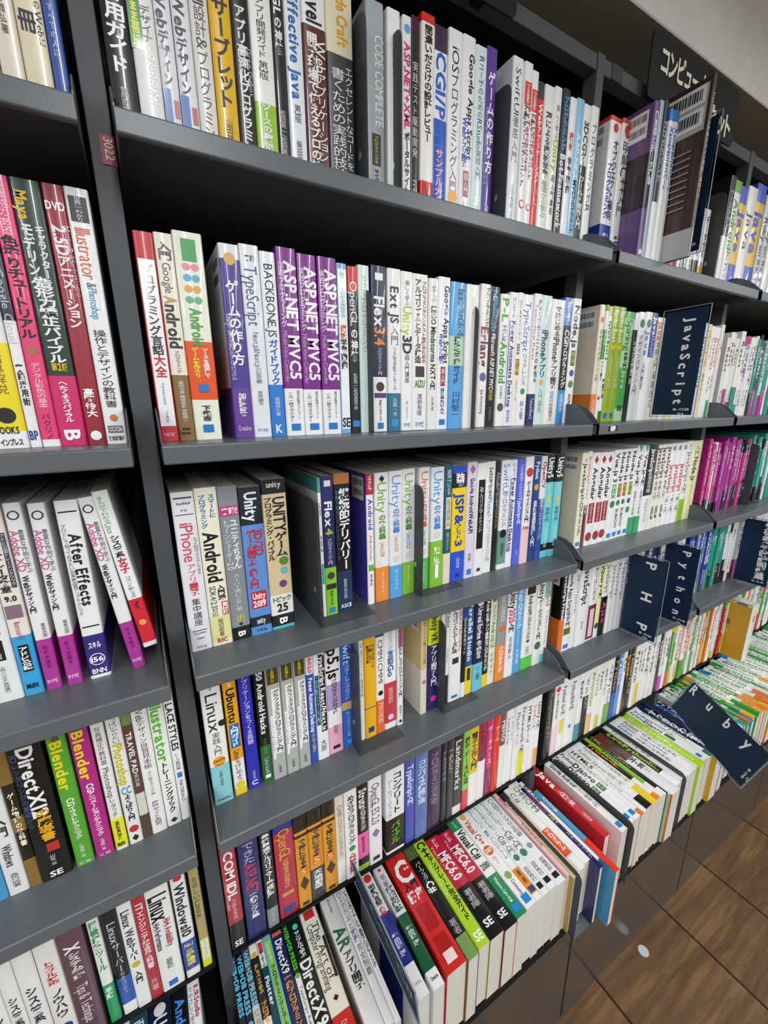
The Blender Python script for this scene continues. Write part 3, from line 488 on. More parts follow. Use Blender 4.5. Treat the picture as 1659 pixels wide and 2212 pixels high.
S3;m;3284;156;265;0;0;f2f2f4;S5248b8;%;.85-1:b82a34;.01 .12 f4e8e8 b.6 イラストで|.17 .45 5248b8 b.6 Android|.45 .65 b06040 r.4 Android Studio|.68 .73 7ab030 h.7 ■|.75 .88 444 r.4 夏嵐彰
S3;m;3470;315;265;0;0;eeecee;;;0-.28:f0903c;.02 .07 222 b.4 ◆|.07 .3 6ab03a r.7 Unity|.31 .5 5a9a48 b.5 の教科書|.52 .64 c88a40 r.5 Unity2018|.64 .72 eee b.5 ●|.76 .93 fff r.5 スマートフォンゲーム
S3;m;3785;314;266;0;0;eeecf0;;;0-.27:5aa8e6;.03 .28 5aa0dc r.7 Unity|.28 .47 4a90cc b.5 の教科書|.49 .62 c88a40 r.5 Unity2020|.63 .72 ddd b.5 ●|.76 .93 fff r.5 スマートフォンゲーム
S3;m;4099;319;267;0;0;eeecf0;;;0-.27:86c43c;.03 .28 7ac03a r.7 Unity|.28 .47 5a9a48 b.5 の教科書|.49 .62 4a80c0 r.5 Unity2021|.63 .72 ddd b.5 ●|.76 .93 fff r.5 スマートフォンゲーム
S3;m;4500;271;267;0;0;eeecf0;;;0-.27:5cbc58;.03 .28 d08030 r.7 Unity|.28 .47 d07040 b.5 の教科書|.49 .62 4a9a50 r.5 Unity2019|.63 .72 ddd b.5 ●|.76 .93 fff r.5 スマートフォンゲーム
S3;m;4788;343;265;0;0;eceef2;;;O0-.4:86c43c;.03 .3 5aa0dc r.7 Unity|.3 .5 4a90cc b.5 の教科書|.52 .58 ddd b.6 ●|.64 .72 fff h.5 売上|.73 .8 fff h.5 No.|.8 .92 fff h.6 1
S3;m;5146;209;267;0;0;2c5c6c;;;0-.27:e8e0c4;.04 .24 e8f0f0 r.5 BERTによる|.26 .52 e8e4cc b.65 ■|.27 .51 233 r.5 自然言語処理入門|.55 .7 dde r.5 実践プログラミング
S3;m;5355;402;263;0;0;f4d61c;;;.94-1:2a50d0 .82-.94:1a1c1e 0-.27:2a52d4;.06 .17 fff b.6 独習|.22 .5 2a48b8 b.6 JSP&|.42 .62 2a48b8 b.5 サーブレット|.62 .7 2a48b8 b.5 3|.78 .88 cde r.3 山田祥寛|.93 .96 123 h.4 SE
S3;m;5758;278;268;0;0;e2d6ea;;;;.02 .1 9a78b0 b.6 ◆|.13 .42 333 b.45 Google Android|.42 .6 333 b.5 WebAPI|.78 .85 333 r.4 横山隆司|.92 .97 2a80d0 h.5 ■
S3;m;6035;277;264;0;0;f0f0f0;;;;.14 .75 141414 b.7 ■|.2 .6 eee r.5 AIアルゴリズムマーケティング|.93 .96 333 h.4 ■
S3;m;6313;285;265;0;0;f0f0ee;;;;.05 .3 333 b.5 SwiftUIではじめる|.3 .6 4a8ab8 r.5 iPhoneアプリ|.6 .9 4a8ab8 r.5 プログラミング入門
S3;m;6598;175;264;0;0;1a1c24;;;;.1 .4 c8c0d8 r.6 RStudioではじめる|.4 .6 d0c050 r.5 プログラミング
S3;m;6773;281;265;0;0;eef2f4;;;O.05-.37:6e9a88;.03 .3 4a8ac0 r.7 SwiftUI|.3 .6 333 r.6 プログラミング|.62 .7 222 b.8 ●|.75 .88 333 r.4 掌田津耶乃
S3;m;7054;218;264;0;0;f0f2f8;;;;.03 .15 446 r.5 はじめての|.16 .85 3a3a50 b.6 Power Automate Desktop|.16 .85 3a50b8 b.08@-.4 ■
S3;m;7272;254;265;0;0;5666d4;;;;.05 .35 e8e8fc r.5 プロを目指す人のための|.35 .6 f0f0fc b.5 TypeScript入門|.85 .9 dde r.4 鈴木僚太
S3;m;7526;288;268;0;0;f4f0f0;;;0-.35:f4ccd6;.08 .2 d03838 b.8 ●|.22 .6 222 b.5 データサイエンス入門|.62 .68 d04040 h.7 Python
S3;m;7814;267;264;0;0;22407e;;;;.04 .2 e8f0f8 b.5 Python|.2 .35 e0a050 b.6 ●|.4 .85 f0f0f4 b.5 自然言語処理入門
S3;m;8081;216;266;0;0;2c54a4;;;.6-1:e8e8ee;.05 .3 a02050 b.6 OpenCV|.4 .8 eee r.6 動画プログラミング
S3;m;8297;319;268;0;0;6ed2de;;;.74-1:141616 .07-.14:1a1a1a;.03 .22 f4f4f4 b.7 Unity5|.28 .5 e0d860 b.5 ゲーム開発|.5 .65 222 r.5 実践入門|.7 .9 f0fcfc r.5 キャラクター人形
S3;m;8616;303;267;0;0;6ed2de;;;.74-1:141616 .07-.14:1a1a1a;.03 .22 f4f4f4 b.7 Unity5|.28 .5 e0d860 b.5 ゲーム開発|.5 .65 222 r.5 実践入門|.7 .9 f0fcfc r.5 キャラクター人形
S3;r;9607;291;264;0;0;f0edd6;;%;;.05 .1 444 r.5 入門|.1 .85 443 b.5 JavaScriptプログラミング|.93 .97 2a80d0 h.6 ■
S3;r;9898;189;266;0;0;efefef;;;0-.45:6a2038;.05 .5 d04840 b.5 JavaScriptライブラリ|.5 .9 eee r.5 開発
S3;r;10088;290;261;0;0;f2f2f2;;;;.03 .12 b02030 b.6 ◆|.15 .5 222 b.65 Angular|.53 .75 a01c2c b.8 ■|.54 .74 fff r.6 プログラミング|.85 .95 a02030 b.9 ●
S3;r;10378;317;260;0;0;f2f2f2;;;;.03 .12 b02030 b.6 ◆|.15 .5 222 b.65 Angular|.53 .75 a01c2c b.8 ■|.54 .74 fff r.6 プログラミング|.85 .95 a02030 b.9 ●
S3;r;10694;298;259;0;0;f2f2f2;;;;.03 .12 b02030 b.6 ◆|.15 .5 222 b.65 Angular|.53 .75 a01c2c b.8 ■|.54 .74 fff r.6 プログラミング|.85 .95 a02030 b.9 ●
S3;r;10992;319;263;0;0;f2f4f4;;;;.03 .35 111 b.6 Vue.js 3|.37 .52 4aa850 b.6 ■|.38 .51 fff r.5 超入門|.55 .63 3a7a40 b.7 ●|.92 .97 2a80d0 h.6 ■
S3;r;11311;284;262;0;0;f2f4f4;;;;.03 .35 111 b.6 Node.js|.37 .52 8a5a20 b.6 ■|.38 .51 f4e040 r.5 超入門|.55 .62 3a7a40 b.6 ●|.65 .88 334 b.5 はじめたい人へ|.92 .97 2a80d0 h.6 ■
S3;r;11596;269;262;0;0;f2f4f4;;;;.03 .35 111 b.6 Node.js|.37 .52 8a5a20 b.6 ■|.38 .51 f4e040 r.5 超入門|.55 .62 3a7a40 b.6 ●|.65 .88 334 b.5 はじめたい人へ|.92 .97 2a80d0 h.6 ■
S3;r;11864;282;262;0;0;f2f4f4;;;;.03 .35 111 b.6 Node.js|.37 .52 4a8a30 b.6 ■|.38 .51 f4e040 r.5 超入門|.55 .62 3a50a0 b.6 ●|.65 .73 3a9a4a b.7 ●|.92 .97 2a80d0 h.6 ■
S3;r;12146;296;269;0;0;f2f4f4;;;0-.2:3aa668;.0 .08 3aa668 b.7 ▼|.1 .45 222 b.6 Vue.js入門|.5 .78 445 r.4 基礎から実践
S3;r;12441;271;268;0;0;f2f4f4;;;0-.2:3aa668;.0 .08 3aa668 b.7 ▼|.1 .45 222 b.6 Vue.js入門|.5 .78 445 r.4 基礎から実践
S3;r;12712;486;269;0;0;f0f0f0;;;.42-1:1c1c1c;.05 .35 f2f2f2 b.6 JavaScript|.35 .55 eee r.5 徹底攻略|.62 .9 444 r.4 プログラミング
S3;r;13198;262;265;0;0;f2ecdc;;;;.03 .4 222 b.7 JavaScript|.42 .65 333 r.6 本格入門|.72 .88 333 b.5 山田祥寛
S3;r;13460;292;265;0;0;f4efe2;;;;.03 .4 222 b.7 JavaScript|.42 .65 333 r.6 本格入門|.72 .88 333 b.5 山田祥寛
S3;r;13752;256;265;0;0;f4f2ea;;;;.03 .4 222 b.7 JavaScript|.42 .65 333 r.6 本格入門|.72 .88 333 b.5 山田祥寛
S3;r;14008;287;265;0;0;f4f4f4;;;;.03 .09 888 b.6 ●|.25 .6 d02838 b.7 JavaScript|.62 .85 333 r.6 「超」入門
S3;r;14294;301;265;0;0;f4f4f4;;;;.03 .09 888 b.6 ●|.25 .6 d02838 b.7 JavaScript|.62 .85 333 r.6 「超」入門
S3;r;14596;344;265;0;0;f4f4f4;;;;.03 .09 888 b.6 ●|.25 .6 d02838 b.7 JavaScript|.62 .85 333 r.6 「超」入門
S3;r;14940;391;267;0;0;f2f4f4;;;O0-.28:8cc41e;.03 .12 555 r.5 よく|.12 .5 444 r.6 JavaScript|.5 .65 333 r.6 入門
S3;r;15331;606;266;0;0;ecebb4;;;;.05 .2 333 r.6 入門|.2 .5 222 b.6 Node.js|.5 .8 887 r.4 プログラミング
S4;l;-3277;228;266;0;0;e0e0e0;;s;;.3 .9 334 b.6 ゲーム制作の本
S4;l;-3049;201;266;0;0;4a9ac8;;;;.3 .9 eee b.6 Webの本
S4;l;-2847;244;266;0;0;e4e4e4;;;;.45 .6 333 b.6 入門|.65 .8 333 b.5 Windows|.85 .95 444 r.4 森巧尚著
S4;l;-2603;156;266;0;0;8a6c34;;;.5-.72:2a2218 .2-.4:20180e;.3 .9 f4ecd8 b.5 ゲーム物理の教科書
S4;l;-2447;386;266;0;0;141414;;;;.08 .55 f0f0f0 b.5 DirectX12|.5 .72 e8b020 b.45@.05 の魔導書|.1 .62 4a68a0 r.2@-.35 3Dレンダリングの基礎から|.74 .8 c03028 b.4@.1 ■|.82 .9 ccc r.25 川野竜一著|.94 .98 f4f4f4 h.45 SE
S4;l;-2021;244;266;0;0;58a636;;;;.07 .12 555 b.4 ●|.1 .48 f4dc20 b.6@-.05 Blender|.5 .8 f4f4ec b.4 CGイラストテクニック|.84 .94 eee r.25 大澤龍一著|.97 .99 d8e8d0 h.7 技術
S4;l;-1753;245;266;0;0;b42884;;;;.05 .1 555 b.4 ●|.08 .44 f4dc20 b.6@-.05 Blender|.45 .84 f4f0f4 b.4 CGアニメーションテクニック|.86 .95 eee r.25 大澤龍一著|.97 .99 e8c8d8 h.7 技術
S4;l;-1482;175;266;0;0;ecebe8;;;O.02-.24:eaea20;.1 .36 333 r.5 写真補正の教科書|.38 .75 444 r.5 Photoshopレタッチ|.78 .92 443 b.55 写真補正を思い通りに|.94 .97 222 h.6 MdN
S4;l;-1290;201;266;0;0;ecece8;;;;.05 .25 444 r.6 いっぱいやりたい!|.25 .55 c8bc20 b.7 Photoshop|.56 .62 5a90b8 h.7 CC|.62 .82 222 b.5 よくばり入門|.85 .92 c83030 b.7 ●|.93 .98 222 h.5 ◆
S4;l;-1089;134;266;0;0;5c4238;;;.85-1:7a9050 .18-.35:d8d4c8;.2 .5 f0ece8 b.6 TRAVEL PAD|.5 .6 d8ccc0 r.5 素材集
S4;l;-955;232;266;0;0;f0f0ee;;;;.05 .5 222 r.5 Webデザイン良質見本帳|.52 .7 666 r.4 すぐに使えるアイデア集|.75 .95 a08070 b.4 厳選サイト415選
S4;l;-723;227;266;0;0;f0f2ee;;;;.05 .5 5aba3a b.75 Illustrator|.5 .9 222 b.5 トレーニングブック|.94 .98 222 h.5 ◆
S4;l;-496;153;266;0;0;f0f0ee;;;;.1 .45 222 b.7 LACE STYLES|.47 .6 444 r.5 レース素材集|.62 .66 3a78c8 b.5 ■|.68 .85 444 r.4 MATERIALS
S4;m;53;332;266;0;0;f0f0ee;;;0-.32:90d0d6;.06 .1 333 b.4 本気で学ぶ|.12 .42 2a2a2a r.65 Linux|.42 .6 333 r.4 実践入門|.3 .42 222 b.4@.38 ●|.61 .69 f0a828 b.75 ●|.63 .65 222 h.6 CentOS|.67 .68 222 h.6 Ubuntu|.73 .85 345 r.4 大竹龍史 山本道子著|.95 .97 345 h.7 Creative
S4;m;415;228;266;0;0;e9a91e;;;0-.06:f0cf30 .06-.3:f2f2f0;.03 .12 fff b.6 今すぐ使える|.13 .4 222 b.65 Ubuntu|.41 .6 2070b8 b.75 ■|.42 .59 fff b.6 入門ガイド|.62 .88 222 r.55 Linuxをはじめよう|.88 .94 e8d030 b.8 ●
S4;m;674;225;266;0;0;2a2eb4;;;;.06 .62 f0f0fc r.5 アプリケーションをつくる英語|.85 .92 ccd r.3 西野竜太郎著|.93 .97 eee b.5 U
S4;m;941;200;266;0;0;161616;;;0-.32:2c6a34 .93-1:5a5038;.08 .58 f2f2f2 b.55 50 Android Hacks|.62 .75 5aa850 r.4 アプリ開発|.78 .92 ccc r.5 Carlos Sessa著|.93 .96 fff h.5 ■
S4;m;1140;269;266;0;0;b2b6b0;;;;.05 .2 4a4228 b.8 ■|.06 .19 f0dc20 b.7 ゲームを2倍楽しい|.24 .78 f4f4f2 b.6@.1 ■|.25 .77 333 b.45@.12 グラフィックスプログラミング入門|.45 .82 f4f4f6 b.18@-.3 ■|.46 .81 4a90b8 r.15@-.3 リアルタイムに動く画面を描く|.88 .95 333 r.3 杉本雅広著
S4;m;1410;257;266;0;0;b2b6b0;;;;.05 .2 4a4228 b.8 ■|.06 .19 f0dc20 b.7 ゲームを2倍楽しい|.24 .78 f4f4f2 b.6@.1 ■|.25 .77 333 b.45@.12 グラフィックスプログラミング入門|.45 .82 f4f4f6 b.18@-.3 ■|.46 .81 4a90b8 r.15@-.3 リアルタイムに動く画面を描く|.88 .95 333 r.3 杉本雅広著
S4;m;1666;240;266;0;0;b2b6b0;;;;.05 .2 4a4228 b.8 ■|.06 .19 f0dc20 b.7 ゲームを2倍楽しい|.24 .78 f4f4f2 b.6@.1 ■|.25 .77 333 b.45@.12 グラフィックスプログラミング入門|.45 .82 f4f4f6 b.18@-.3 ■|.46 .81 4a90b8 r.15@-.3 リアルタイムに動く画面を描く|.88 .95 333 r.3 杉本雅広著
S4;m;1906;153;266;0;0;2c54b4;;;.78-1:f0f0f0;.05 .21 d02030 b.7 できるかな|.25 .72 f4f4f8 b.6 Power Automate Desktop|.73 .9 f0e040 r.5 はじめてのRPA
S4;m;2059;256;266;0;0;f2f2f2;;;;.05 .75 1a1c20 b.5@.15 ■|.06 .74 f2f2f2 b.4@.15 TypeScript React/Next.js|.25 .68 1a3040 b.3@-.3 ■|.26 .67 5ab0d8 b.25@-.3 実践Webアプリケーション開発|.82 .93 444 r.5 大原
S4;m;2315;323;266;0;0;f2eef2;;;0-.25:f0b0c8 .4-.63:b49ccc .95-1:f0b0c8;.07 .33 111 b.8 p5.js|.33 .64 333 b.4 プログラミングガイド|.74 .84 445 r.5 松田晃一|.93 .96 223 h.5 ■
S4;m;2639;258;266;0;0;2c60c0;;;.35-.42:c8a878;.03 .25 f0f4fc r.65 Swift|.25 .56 e8f0fc r.5 スタートアップガイド|.67 .9 cde r.5 新しいプログラミング言語|.93 .97 2aa0e8 h.4 ■
S4;m;3052;104;266;0;0;ecece8;;;;.1 .6 445 r.5 C# .NETアプリケーション開発徹底攻略
S4;m;3156;286;266;0;0;f0b818;;;.28-.29:4a5a90;.14 .3 333 b.5@-.1 計測と分析|.14 .35 333 b.35@.25 ファンクションポイントの|.9 .95 2a4a80 h.5 ■
S4;m;3441;208;266;0;0;f2f0ee;;;0-.32:e87238 .9-1:2a4a98;.12 .55 333 r.6 CMM/CMMI|.58 .65 222 b.6 ●|.7 .9 f8e0d0 r.6 70の実践
S4;m;3649;304;266;0;0;f2f2f0;;;.06-.45:c83c48;.04 .25 2a50a0 r.55 プログラミング|.25 .5 2a60a8 b.5 言語Go|.6 .75 f4c8cc r.4 柴田芳樹訳|.85 .92 fce b.5 ●
S4;m;3959;158;266;0;0;f2f2f0;;;;.04 .25 a05080 b.7 ■|.25 .72 333 b.55 おもしろプログラミング入門|.8 .92 444 r.4 植松有人|.94 .98 223 h.6 ◆
S4;m;4601;186;266;0;0;dac48e;;%;.0-.45:e4d8cc;.05 .5 443 r.5 実践サンプル必要十分777選|.55 .8 b08078 b.6 ●
S4;m;4811;330;266;0;0;2a2560;;;.66-1:d2de20;.05 .32 333 b.55 Unity VR|.35 .75 f0f0f4 b.5 アプリ開発入門|.85 .92 e83a98 b.5 ●
S4;m;5176;107;266;0;0;ecece8;;;;.1 .6 334 b.6 入門
S4;m;5318;97;266;0;0;20242c;;s;.3-1:f0f0f2;.05 .35 222 b.8 Kinect|.4 .7 3aa0c0 r.6 Windows
S4;m;5415;379;266;0;0;f2f2f2;;;;.05 .5 222 b.45@-.1 アルゴリズムとデータ構造|.05 .5 903030 b.25@.3 プログラミングコンテスト|.55 .61 333 b.5 ■|.94 .97 2a80b8 h.5 ■
S4;m;5795;140;266;0;0;141416;;;0-.16:f0f0f0 .8-1:2a4a98;.15 .7 eee r.6 GitHub実践ガイド
S4;m;5934;234;266;0;0;2a5a98;;;0-.3:f0d820;.05 .65 f2f2f2 b.6 Parallel Studio|.72 .85 333 r.5 ■
S4;m;6169;335;266;0;0;20234a;;;0-.3:6cc6e0;.03 .12 eee b.6 ●|.12 .65 f0f0f4 b.5 Unreal Engine 4で極める|.74 .88 234 r.5 ゲーム開発
S4;m;6503;202;266;0;0;161616;;;0-.14:f0d020 .93-1:b06070;.08 .82 f2f2f2 b.6 Androidアプリ高速化プログラミング
S4;m;6705;235;266;0;0;e6ecda;;;;.03 .15 5a9040 b.7 ●|.15 .32 7a9a50 r.5 SMASHING|.32 .6 6a9a48 b.6 Android UI|.65 .9 554 r.5 デザイン
S4;m;6940;338;266;0;0;9a9ea0;;;O0-.4:ee8e38;.05 .35 e8e8e8 r.7 CODE COMPLETE|.4 .46 e07030 b.6 ■|.62 .9 fff b.6 プログラミング
S4;m;7278;317;266;0;0;f2f2f4;;;;.05 .25 222 b.75 Unity|.25 .4 c02050 b.7 2020|.4 .5 222 b.6 入門|.55 .8 445 r.4 吉谷幹人
S4;m;7594;308;266;0;0;58a6e0;;;;.05 .5 f0f8fc b.6 Webプログラミング|.52 .7 e0f0fc r.5 きほんのきほん|.72 .9 eef r.4 大津真
S4;m;7902;442;266;0;0;f0f2ee;;;0-.14:5acc4c;.05 .16 222 b.7 ■|.17 .7 222 b.5 Android4プログラミング教本|.74 .84 667 r.4 布留川
S4;m;8344;318;266;0;0;f0f0ec;;;;.05 .25 222 b.6 Unity|.25 .7 333 b.5 ゲームエフェクト入門|.73 .82 3a7a40 b.8 ●
S4;m;8662;243;266;0;0;78ccd4;;;.1-.75:f4f4f2;.05 .35 d08060 b.7 Android|.4 .8 556 r.5 プログラミング
S4;r;9362;229;266;0;0;1a1614;;%;0-.42:e07830;.05 .6 f2f2f2 b.6 JavaScript Primer
S4;r;9590;371;266;0;0;f2f2f4;;;;.05 .7 222 b.5 Google Apps Script完全入門|.72 .8 6a6a20 b.8 ■|.92 .97 2a80d0 h.6 ■
S4;r;9961;186;266;0;0;eeeeec;;s;;.1 .6 445 r.5 基礎からTypeScript
S4;r;10147;540;266;0;0;f0f0f0;;;;.05 .5 333 b.5 JavaScript|.7 .8 667 r.4 柴田文彦
S4;r;10686;411;266;0;0;f2f0f0;;;.02-.45:7a2846;.1 .5 333 r.4 Rではじめる|.6 .95 e8d0d8 r.5 ■
S4;r;11097;232;266;0;0;f4f0b0;;;.0-.15:f4f4f4;.1 .5 222 b.6 jQuery入門|.8 .9 2a6a3a b.9 ●
S4;r;11329;296;266;0;0;141416;;;.5-1:f2f2f2;.1 .45 a0a020 b.6 JavaScript|.55 .9 e05090 b.6 Ajax
S4;r;11625;257;266;0;0;f2f2f4;;;;.1 .7 667 r.6 JavaScript
S4;r;11882;261;266;0;0;f0f0f2;;;;.1 .7 667 r.6 Rhapsody
S4;r;12143;274;266;0;0;f2f2f4;;;;.1 .7 667 r.6 TypeScript
S5;l;-3828;297;266;0;0;e8e8e4;;s;;.3 .8 334 b.6 Windowsサーバ
S5;l;-3532;266;266;0;0;e8e8e4;;;;.3 .9 345 b.6 レンタル
S5;l;-3266;204;266;0;0;e8e8e4;;;;.3 .7 334 b.6 シス管系|.7 .8 c02a4a b.6 女子
S5;l;-3062;256;266;0;0;e8e8e4;;;;.3 .7 334 b.6 シス管系|.7 .8 c02a4a b.6 女子
S5;l;-2806;294;266;0;0;e6e4e0;;;;.2 .4 c02838 b.6 トラブル対応|.45 .7 334 b.6 ノウハウ|.75 .83 2a3a90 b.6 ●
S5;l;-2511;357;266;0;0;644852;;;;.15 .22 eee b.6 X|.22 .45 f0ecec b.6 システム管理|.5 .85 e8e0e0 r.5 Tips & Technique
S5;l;-2104;175;266;0;0;2ca060;;;.36-1:e6e8e4;.05 .6 2c9058 b.7 探検構築ツール|.66 .8 f0f4f0 b.6 手順
S5;l;-1897;223;266;0;0;1c2024;;;0-.1:eee O.1-.35:2a58b0;.15 .6 d8d8d8 r.6 Linuxサーバー|.6 .8 c0c0c8 r.4 セキュリティ
S5;l;-1674;225;266;0;0;e8eae8;;;;.1 .4 222 b.6 Linux Web|.4 .55 222 b.6 サーバー|.56 .62 c8b820 b.6 ●|.65 .8 222 b.5 入門
S5;l;-1448;188;266;0;0;b03038;;;;.1 .7 f0d8d8 b.6 ITエンジニア総合教科書|.8 .93 e8c8c8 r.6 共著
S5;l;-1260;378;266;0;0;eaeae6;;;;.1 .34 111 b.8 Linux|.34 .6 334 b.35@-.25 High Performance|.34 .6 a03040 b.3@.2 High Availability|.7 .8 444 r.3 笠野英松|.92 .97 2a70c0 h.4 ■
S5;l;-851;247;266;0;0;e8eaea;;;.07-.15:d03040 O.08-.36:2a50a8;.02 .08 c83040 b.6 ●|.1 .6 222 b.7 Windows10|.66 .7 e8d860 h.6 No.1|.72 .88 f0e050 b.6 三冠達成
S5;l;-555;174;266;0;0;b09a68;;;0-.28:dce028;.1 .6 4a6a3a b.6 たのしいLinux|.73 .92 e8ecd8 b.7 ■|.74 .91 3a8a4a r.5 スペシャリスト
S5;m;-7;292;266;0;0;ae3a46;;;0-.26:2a2420;.04 .5 f0ecec b.6 COM IDL|.5 .7 f0e8e8 r.5 インターフェイス|.3 .65 e8d0d0 r.2@-.35 コンポーネント指向|.92 .98 eee h.6 SE
S5;m;316;395;266;0;0;2a2f68;;;;.05 .25 d0c8d8 r.6 できた|.25 .55 b83a58 b.7 ASP.NET|.55 .8 f2f2f4 b.6 実践サンプル集
S5;m;735;240;266;0;0;1a1c1c;;;0-.2:8a8e90;.05 .68 f2f2f2 b.65 最強最速アルゴリズマー養成講座|.8 .95 ddd r.6 プログラミング
S5;m;1001;426;266;0;0;b62e48;;;.88-1:2a3a88;.1 .4 e0b040 r.6 OpenGL|.4 .7 e8c050 b.5 プログラミングガイド|.74 .78 d09048 h.6 ■|.9 .96 2a3a88 h.6 ■
S5;m;1427;295;266;0;0;de9828;;;.8-1:2a2218 .74-.77:2a2218;.15 .2 222 b.6 ●|.28 .6 222 b.55 で神になる本|.58 .66 d86a38 b.6 ■|.59 .65 f0c040 h.5 5|.67 .82 4a3618 b.7 ◆|.95 .98 222 h.5 ■
S5;m;1721;324;266;0;0;de9828;;;.8-1:2a2218 .74-.77:2a2218 O0-.34:44443f;.15 .2 222 b.6 ●|.26 .55 222 b.55 で神になる本|.53 .62 d86a38 b.6 ■|.54 .61 f0c040 h.5 5|.68 .88 f4f4f4 b.6 天地創造
S5;m;2045;311;266;0;0;de9828;;;.8-1:2a2218 .74-.77:2a2218;.15 .2 222 b.6 ●|.28 .6 222 b.55 で神になる本|.58 .66 d86a38 b.6 ■|.59 .65 f0c040 h.5 5|.67 .82 4a3618 b.7 ◆|.95 .98 222 h.5 ■
S5;m;2356;218;266;0;0;e4d9c8;;;0-.25:ecece8;.15 .7 554 r.6 C言語プログラミングエッセンス
S5;m;2574;322;266;0;0;f0f0ee;;;;.1 .62 222 b.55 めざせプログラミング|.64 .7 4a8a40 b.7 ●|.72 .95 c03040 b.5 入門特別講座
S5;m;2896;284;266;0;0;181a18;;;0-.06:a8cc40 .14-.42:ee6aa8;.1 .3 f0f0f0 b.7 Struts|.3 .55 eee b.5 プログラミング|.62 .8 334 b.5 Jakarta Struts
S5;m;3181;358;266;0;0;f0eef0;;;;.1 .55 334 r.6 OpenGL ES 2.0|.2 .55 706090 r.25@-.3 Androidグラフィックス|.6 .7 8a7aa8 b.6 ◆|.92 .96 223 h.5 ■
S5;m;3641;529;266;0;0;f0f0f0;;;0-.03:f4f4f4 .03-.4:1a1c1a;.1 .55 222 b.5@.1 コンプリート|.15 .58 4a6aa0 r.25@-.3 ゲームコーディング|.65 .9 6ac040 b.5 バイブル
S5;m;4192;275;266;0;0;4a58b8;;;;.1 .55 e8e8fc b.6 TypeScript入門
S5;m;4467;387;266;0;0;5a78b8;;;;.1 .6 e8ecfc b.6 コンパイラ構成技法
S5;m;4855;421;266;0;0;3a2a48;;;;.1 .7 b898c0 r.6 プログラミング大全
S5;m;5275;186;266;0;0;16181c;;;;.1 .7 c8c8d0 r.6 アルゴリズム
S5;m;5461;220;266;0;0;2a2c2e;;;;.1 .7 a8a8a8 b.6 実践構築
S5;m;5681;314;266;0;0;241c1a;;;0-.1:e8e8e4;.1 .7 d8d8d8 b.6 Landmarks
S5;m;5995;225;266;0;0;8cce4a;;;0-.25:d84048;.1 .7 223 b.7 機器データ構造
S5;m;6220;312;266;0;0;e0c81e;;;0-.4:f0f0ec;.1 .55 332 b.7 電子工作入門
S5;m;6532;286;266;0;0;f0ecec;;;.5-1:a02838;.1 .7 334 b.5 実践教科書
S5;m;6818;258;266;0;0;903060;;;.35-1:cc3070;.1 .7 f0c8d8 b.6 データベース
S5;m;7077;246;266;0;0;de3a28;;;;.1 .7 f8d8d0 b.5 ゲーム
S5;m;7322;221;266;0;0;efece8;;;.55-1:7a5a48;.1 .6 eee b.6 MEMO
S5;m;7543;157;266;0;0;f0f2f4;;s;;.1 .7 2a4a68 b.6 プログラミング
S5;m;7701;166;266;0;0;f2f2f0;;s;;.1 .7 444 r.6 アルゴリズム
S5;m;7866;249;266;0;0;f0f0f0;;;;.1 .7 444 r.6 Flashアプリ
S5;m;8116;235;266;0;0;f0f2ee;;;0-.35:e4ec20;.1 .7 668 b.6 Framework入門
S5;m;8351;213;266;0;0;f2f2f2;;;;.1 .7 333 b.6 HTML5ゲーム
S5;m;8564;217;266;0;0;f2f2f2;;;;.1 .7 a04040 r.6 Swift入門
S5;m;8781;214;266;0;0;f2f2f2;;s;0-.25:ecae68;.1 .7 444 b.6 Unity入門
S5;r;9252;307;266;0;0;282828;;;;.1 .7 888 r.6 Raspberry Pi
S5;r;9559;286;266;0;0;f4d4de;;;.4-1:f4f2f0;.05 .15 d03838 b.7 ●|.15 .5 333 b.5 データサイエンス
S5;r;9845;335;266;0;0;f2f2f0;;;;.1 .5 445 b.5 Python実践入門|.55 .75 e8e040 b.6 ■
S5;r;10179;547;266;0;0;f0f0f0;;;;.1 .5 667 b.5 Python完全入門|.7 .75 3a98b0 b.5 ●
S5;r;10726;267;266;0;0;3a98a8;;s;.25-1:f0f0f0;.1 .7 333 b.5 機械学習
S5;r;10993;302;266;0;0;222222;;;.6-1:f0f0f0;.1 .8 888 b.5 Web API
S5;r;11295;285;266;0;0;ecc890;;;.3-1:f2f0ea;.1 .6 6a4 b.6 Algorithm
S5;r;11580;235;266;0;0;f2f2ee;;s;;.1 .8 9a3 b.6 Apache
S5;r;11815;199;266;0;0;c8d438;;s;.2-1:eef0e0;.1 .8 444 b.6 Python
S5;r;12014;218;266;0;0;f0f0ee;;s;;.1 .8 444 r.6 基礎から学ぶ
S5;r;12232;337;266;0;0;7aaa50;;;.3-1:f2f2ee;.1 .8 444 r.6 入門Python
S5;r;12570;285;266;0;0;2a50a8;;s;.4-1:222830;.1 .6 c83 b.7 Python
S5;r;12855;256;266;0;0;5a98d8;;s;;.1 .6 f0f0f0 b.7 Python
S5;r;13112;191;266;0;0;f0f2f4;;s;;.1 .6 334 b.7 逆引き
S5;r;13302;246;266;0;0;6a3a28;;s;.2-1:2a1c18;.1 .6 e8a040 b.7 機械学習
S5;r;13549;250;266;0;0;1c1e20;;s;;.1 .8 c8b060 b.7 TensorFlow
S5;r;13799;291;266;0;0;f0f0f0;;s;;.1 .8 333 b.6 PyTorch
S5;r;14090;212;266;0;0;f0d020;;s;.35-1:f2efe0;.1 .8 445 b.6 はじめよう
S5;r;14302;234;266;0;0;f0f0f0;;s;;.1 .8 333 b.6 データ分析
S5;r;14536;286;266;0;0;f2f2f0;;s;;.1 .8 333 b.6 統計学入門
S5;r;14822;291;266;0;0;f0f0f0;;s;;.1 .8 333 b.6 データ分析
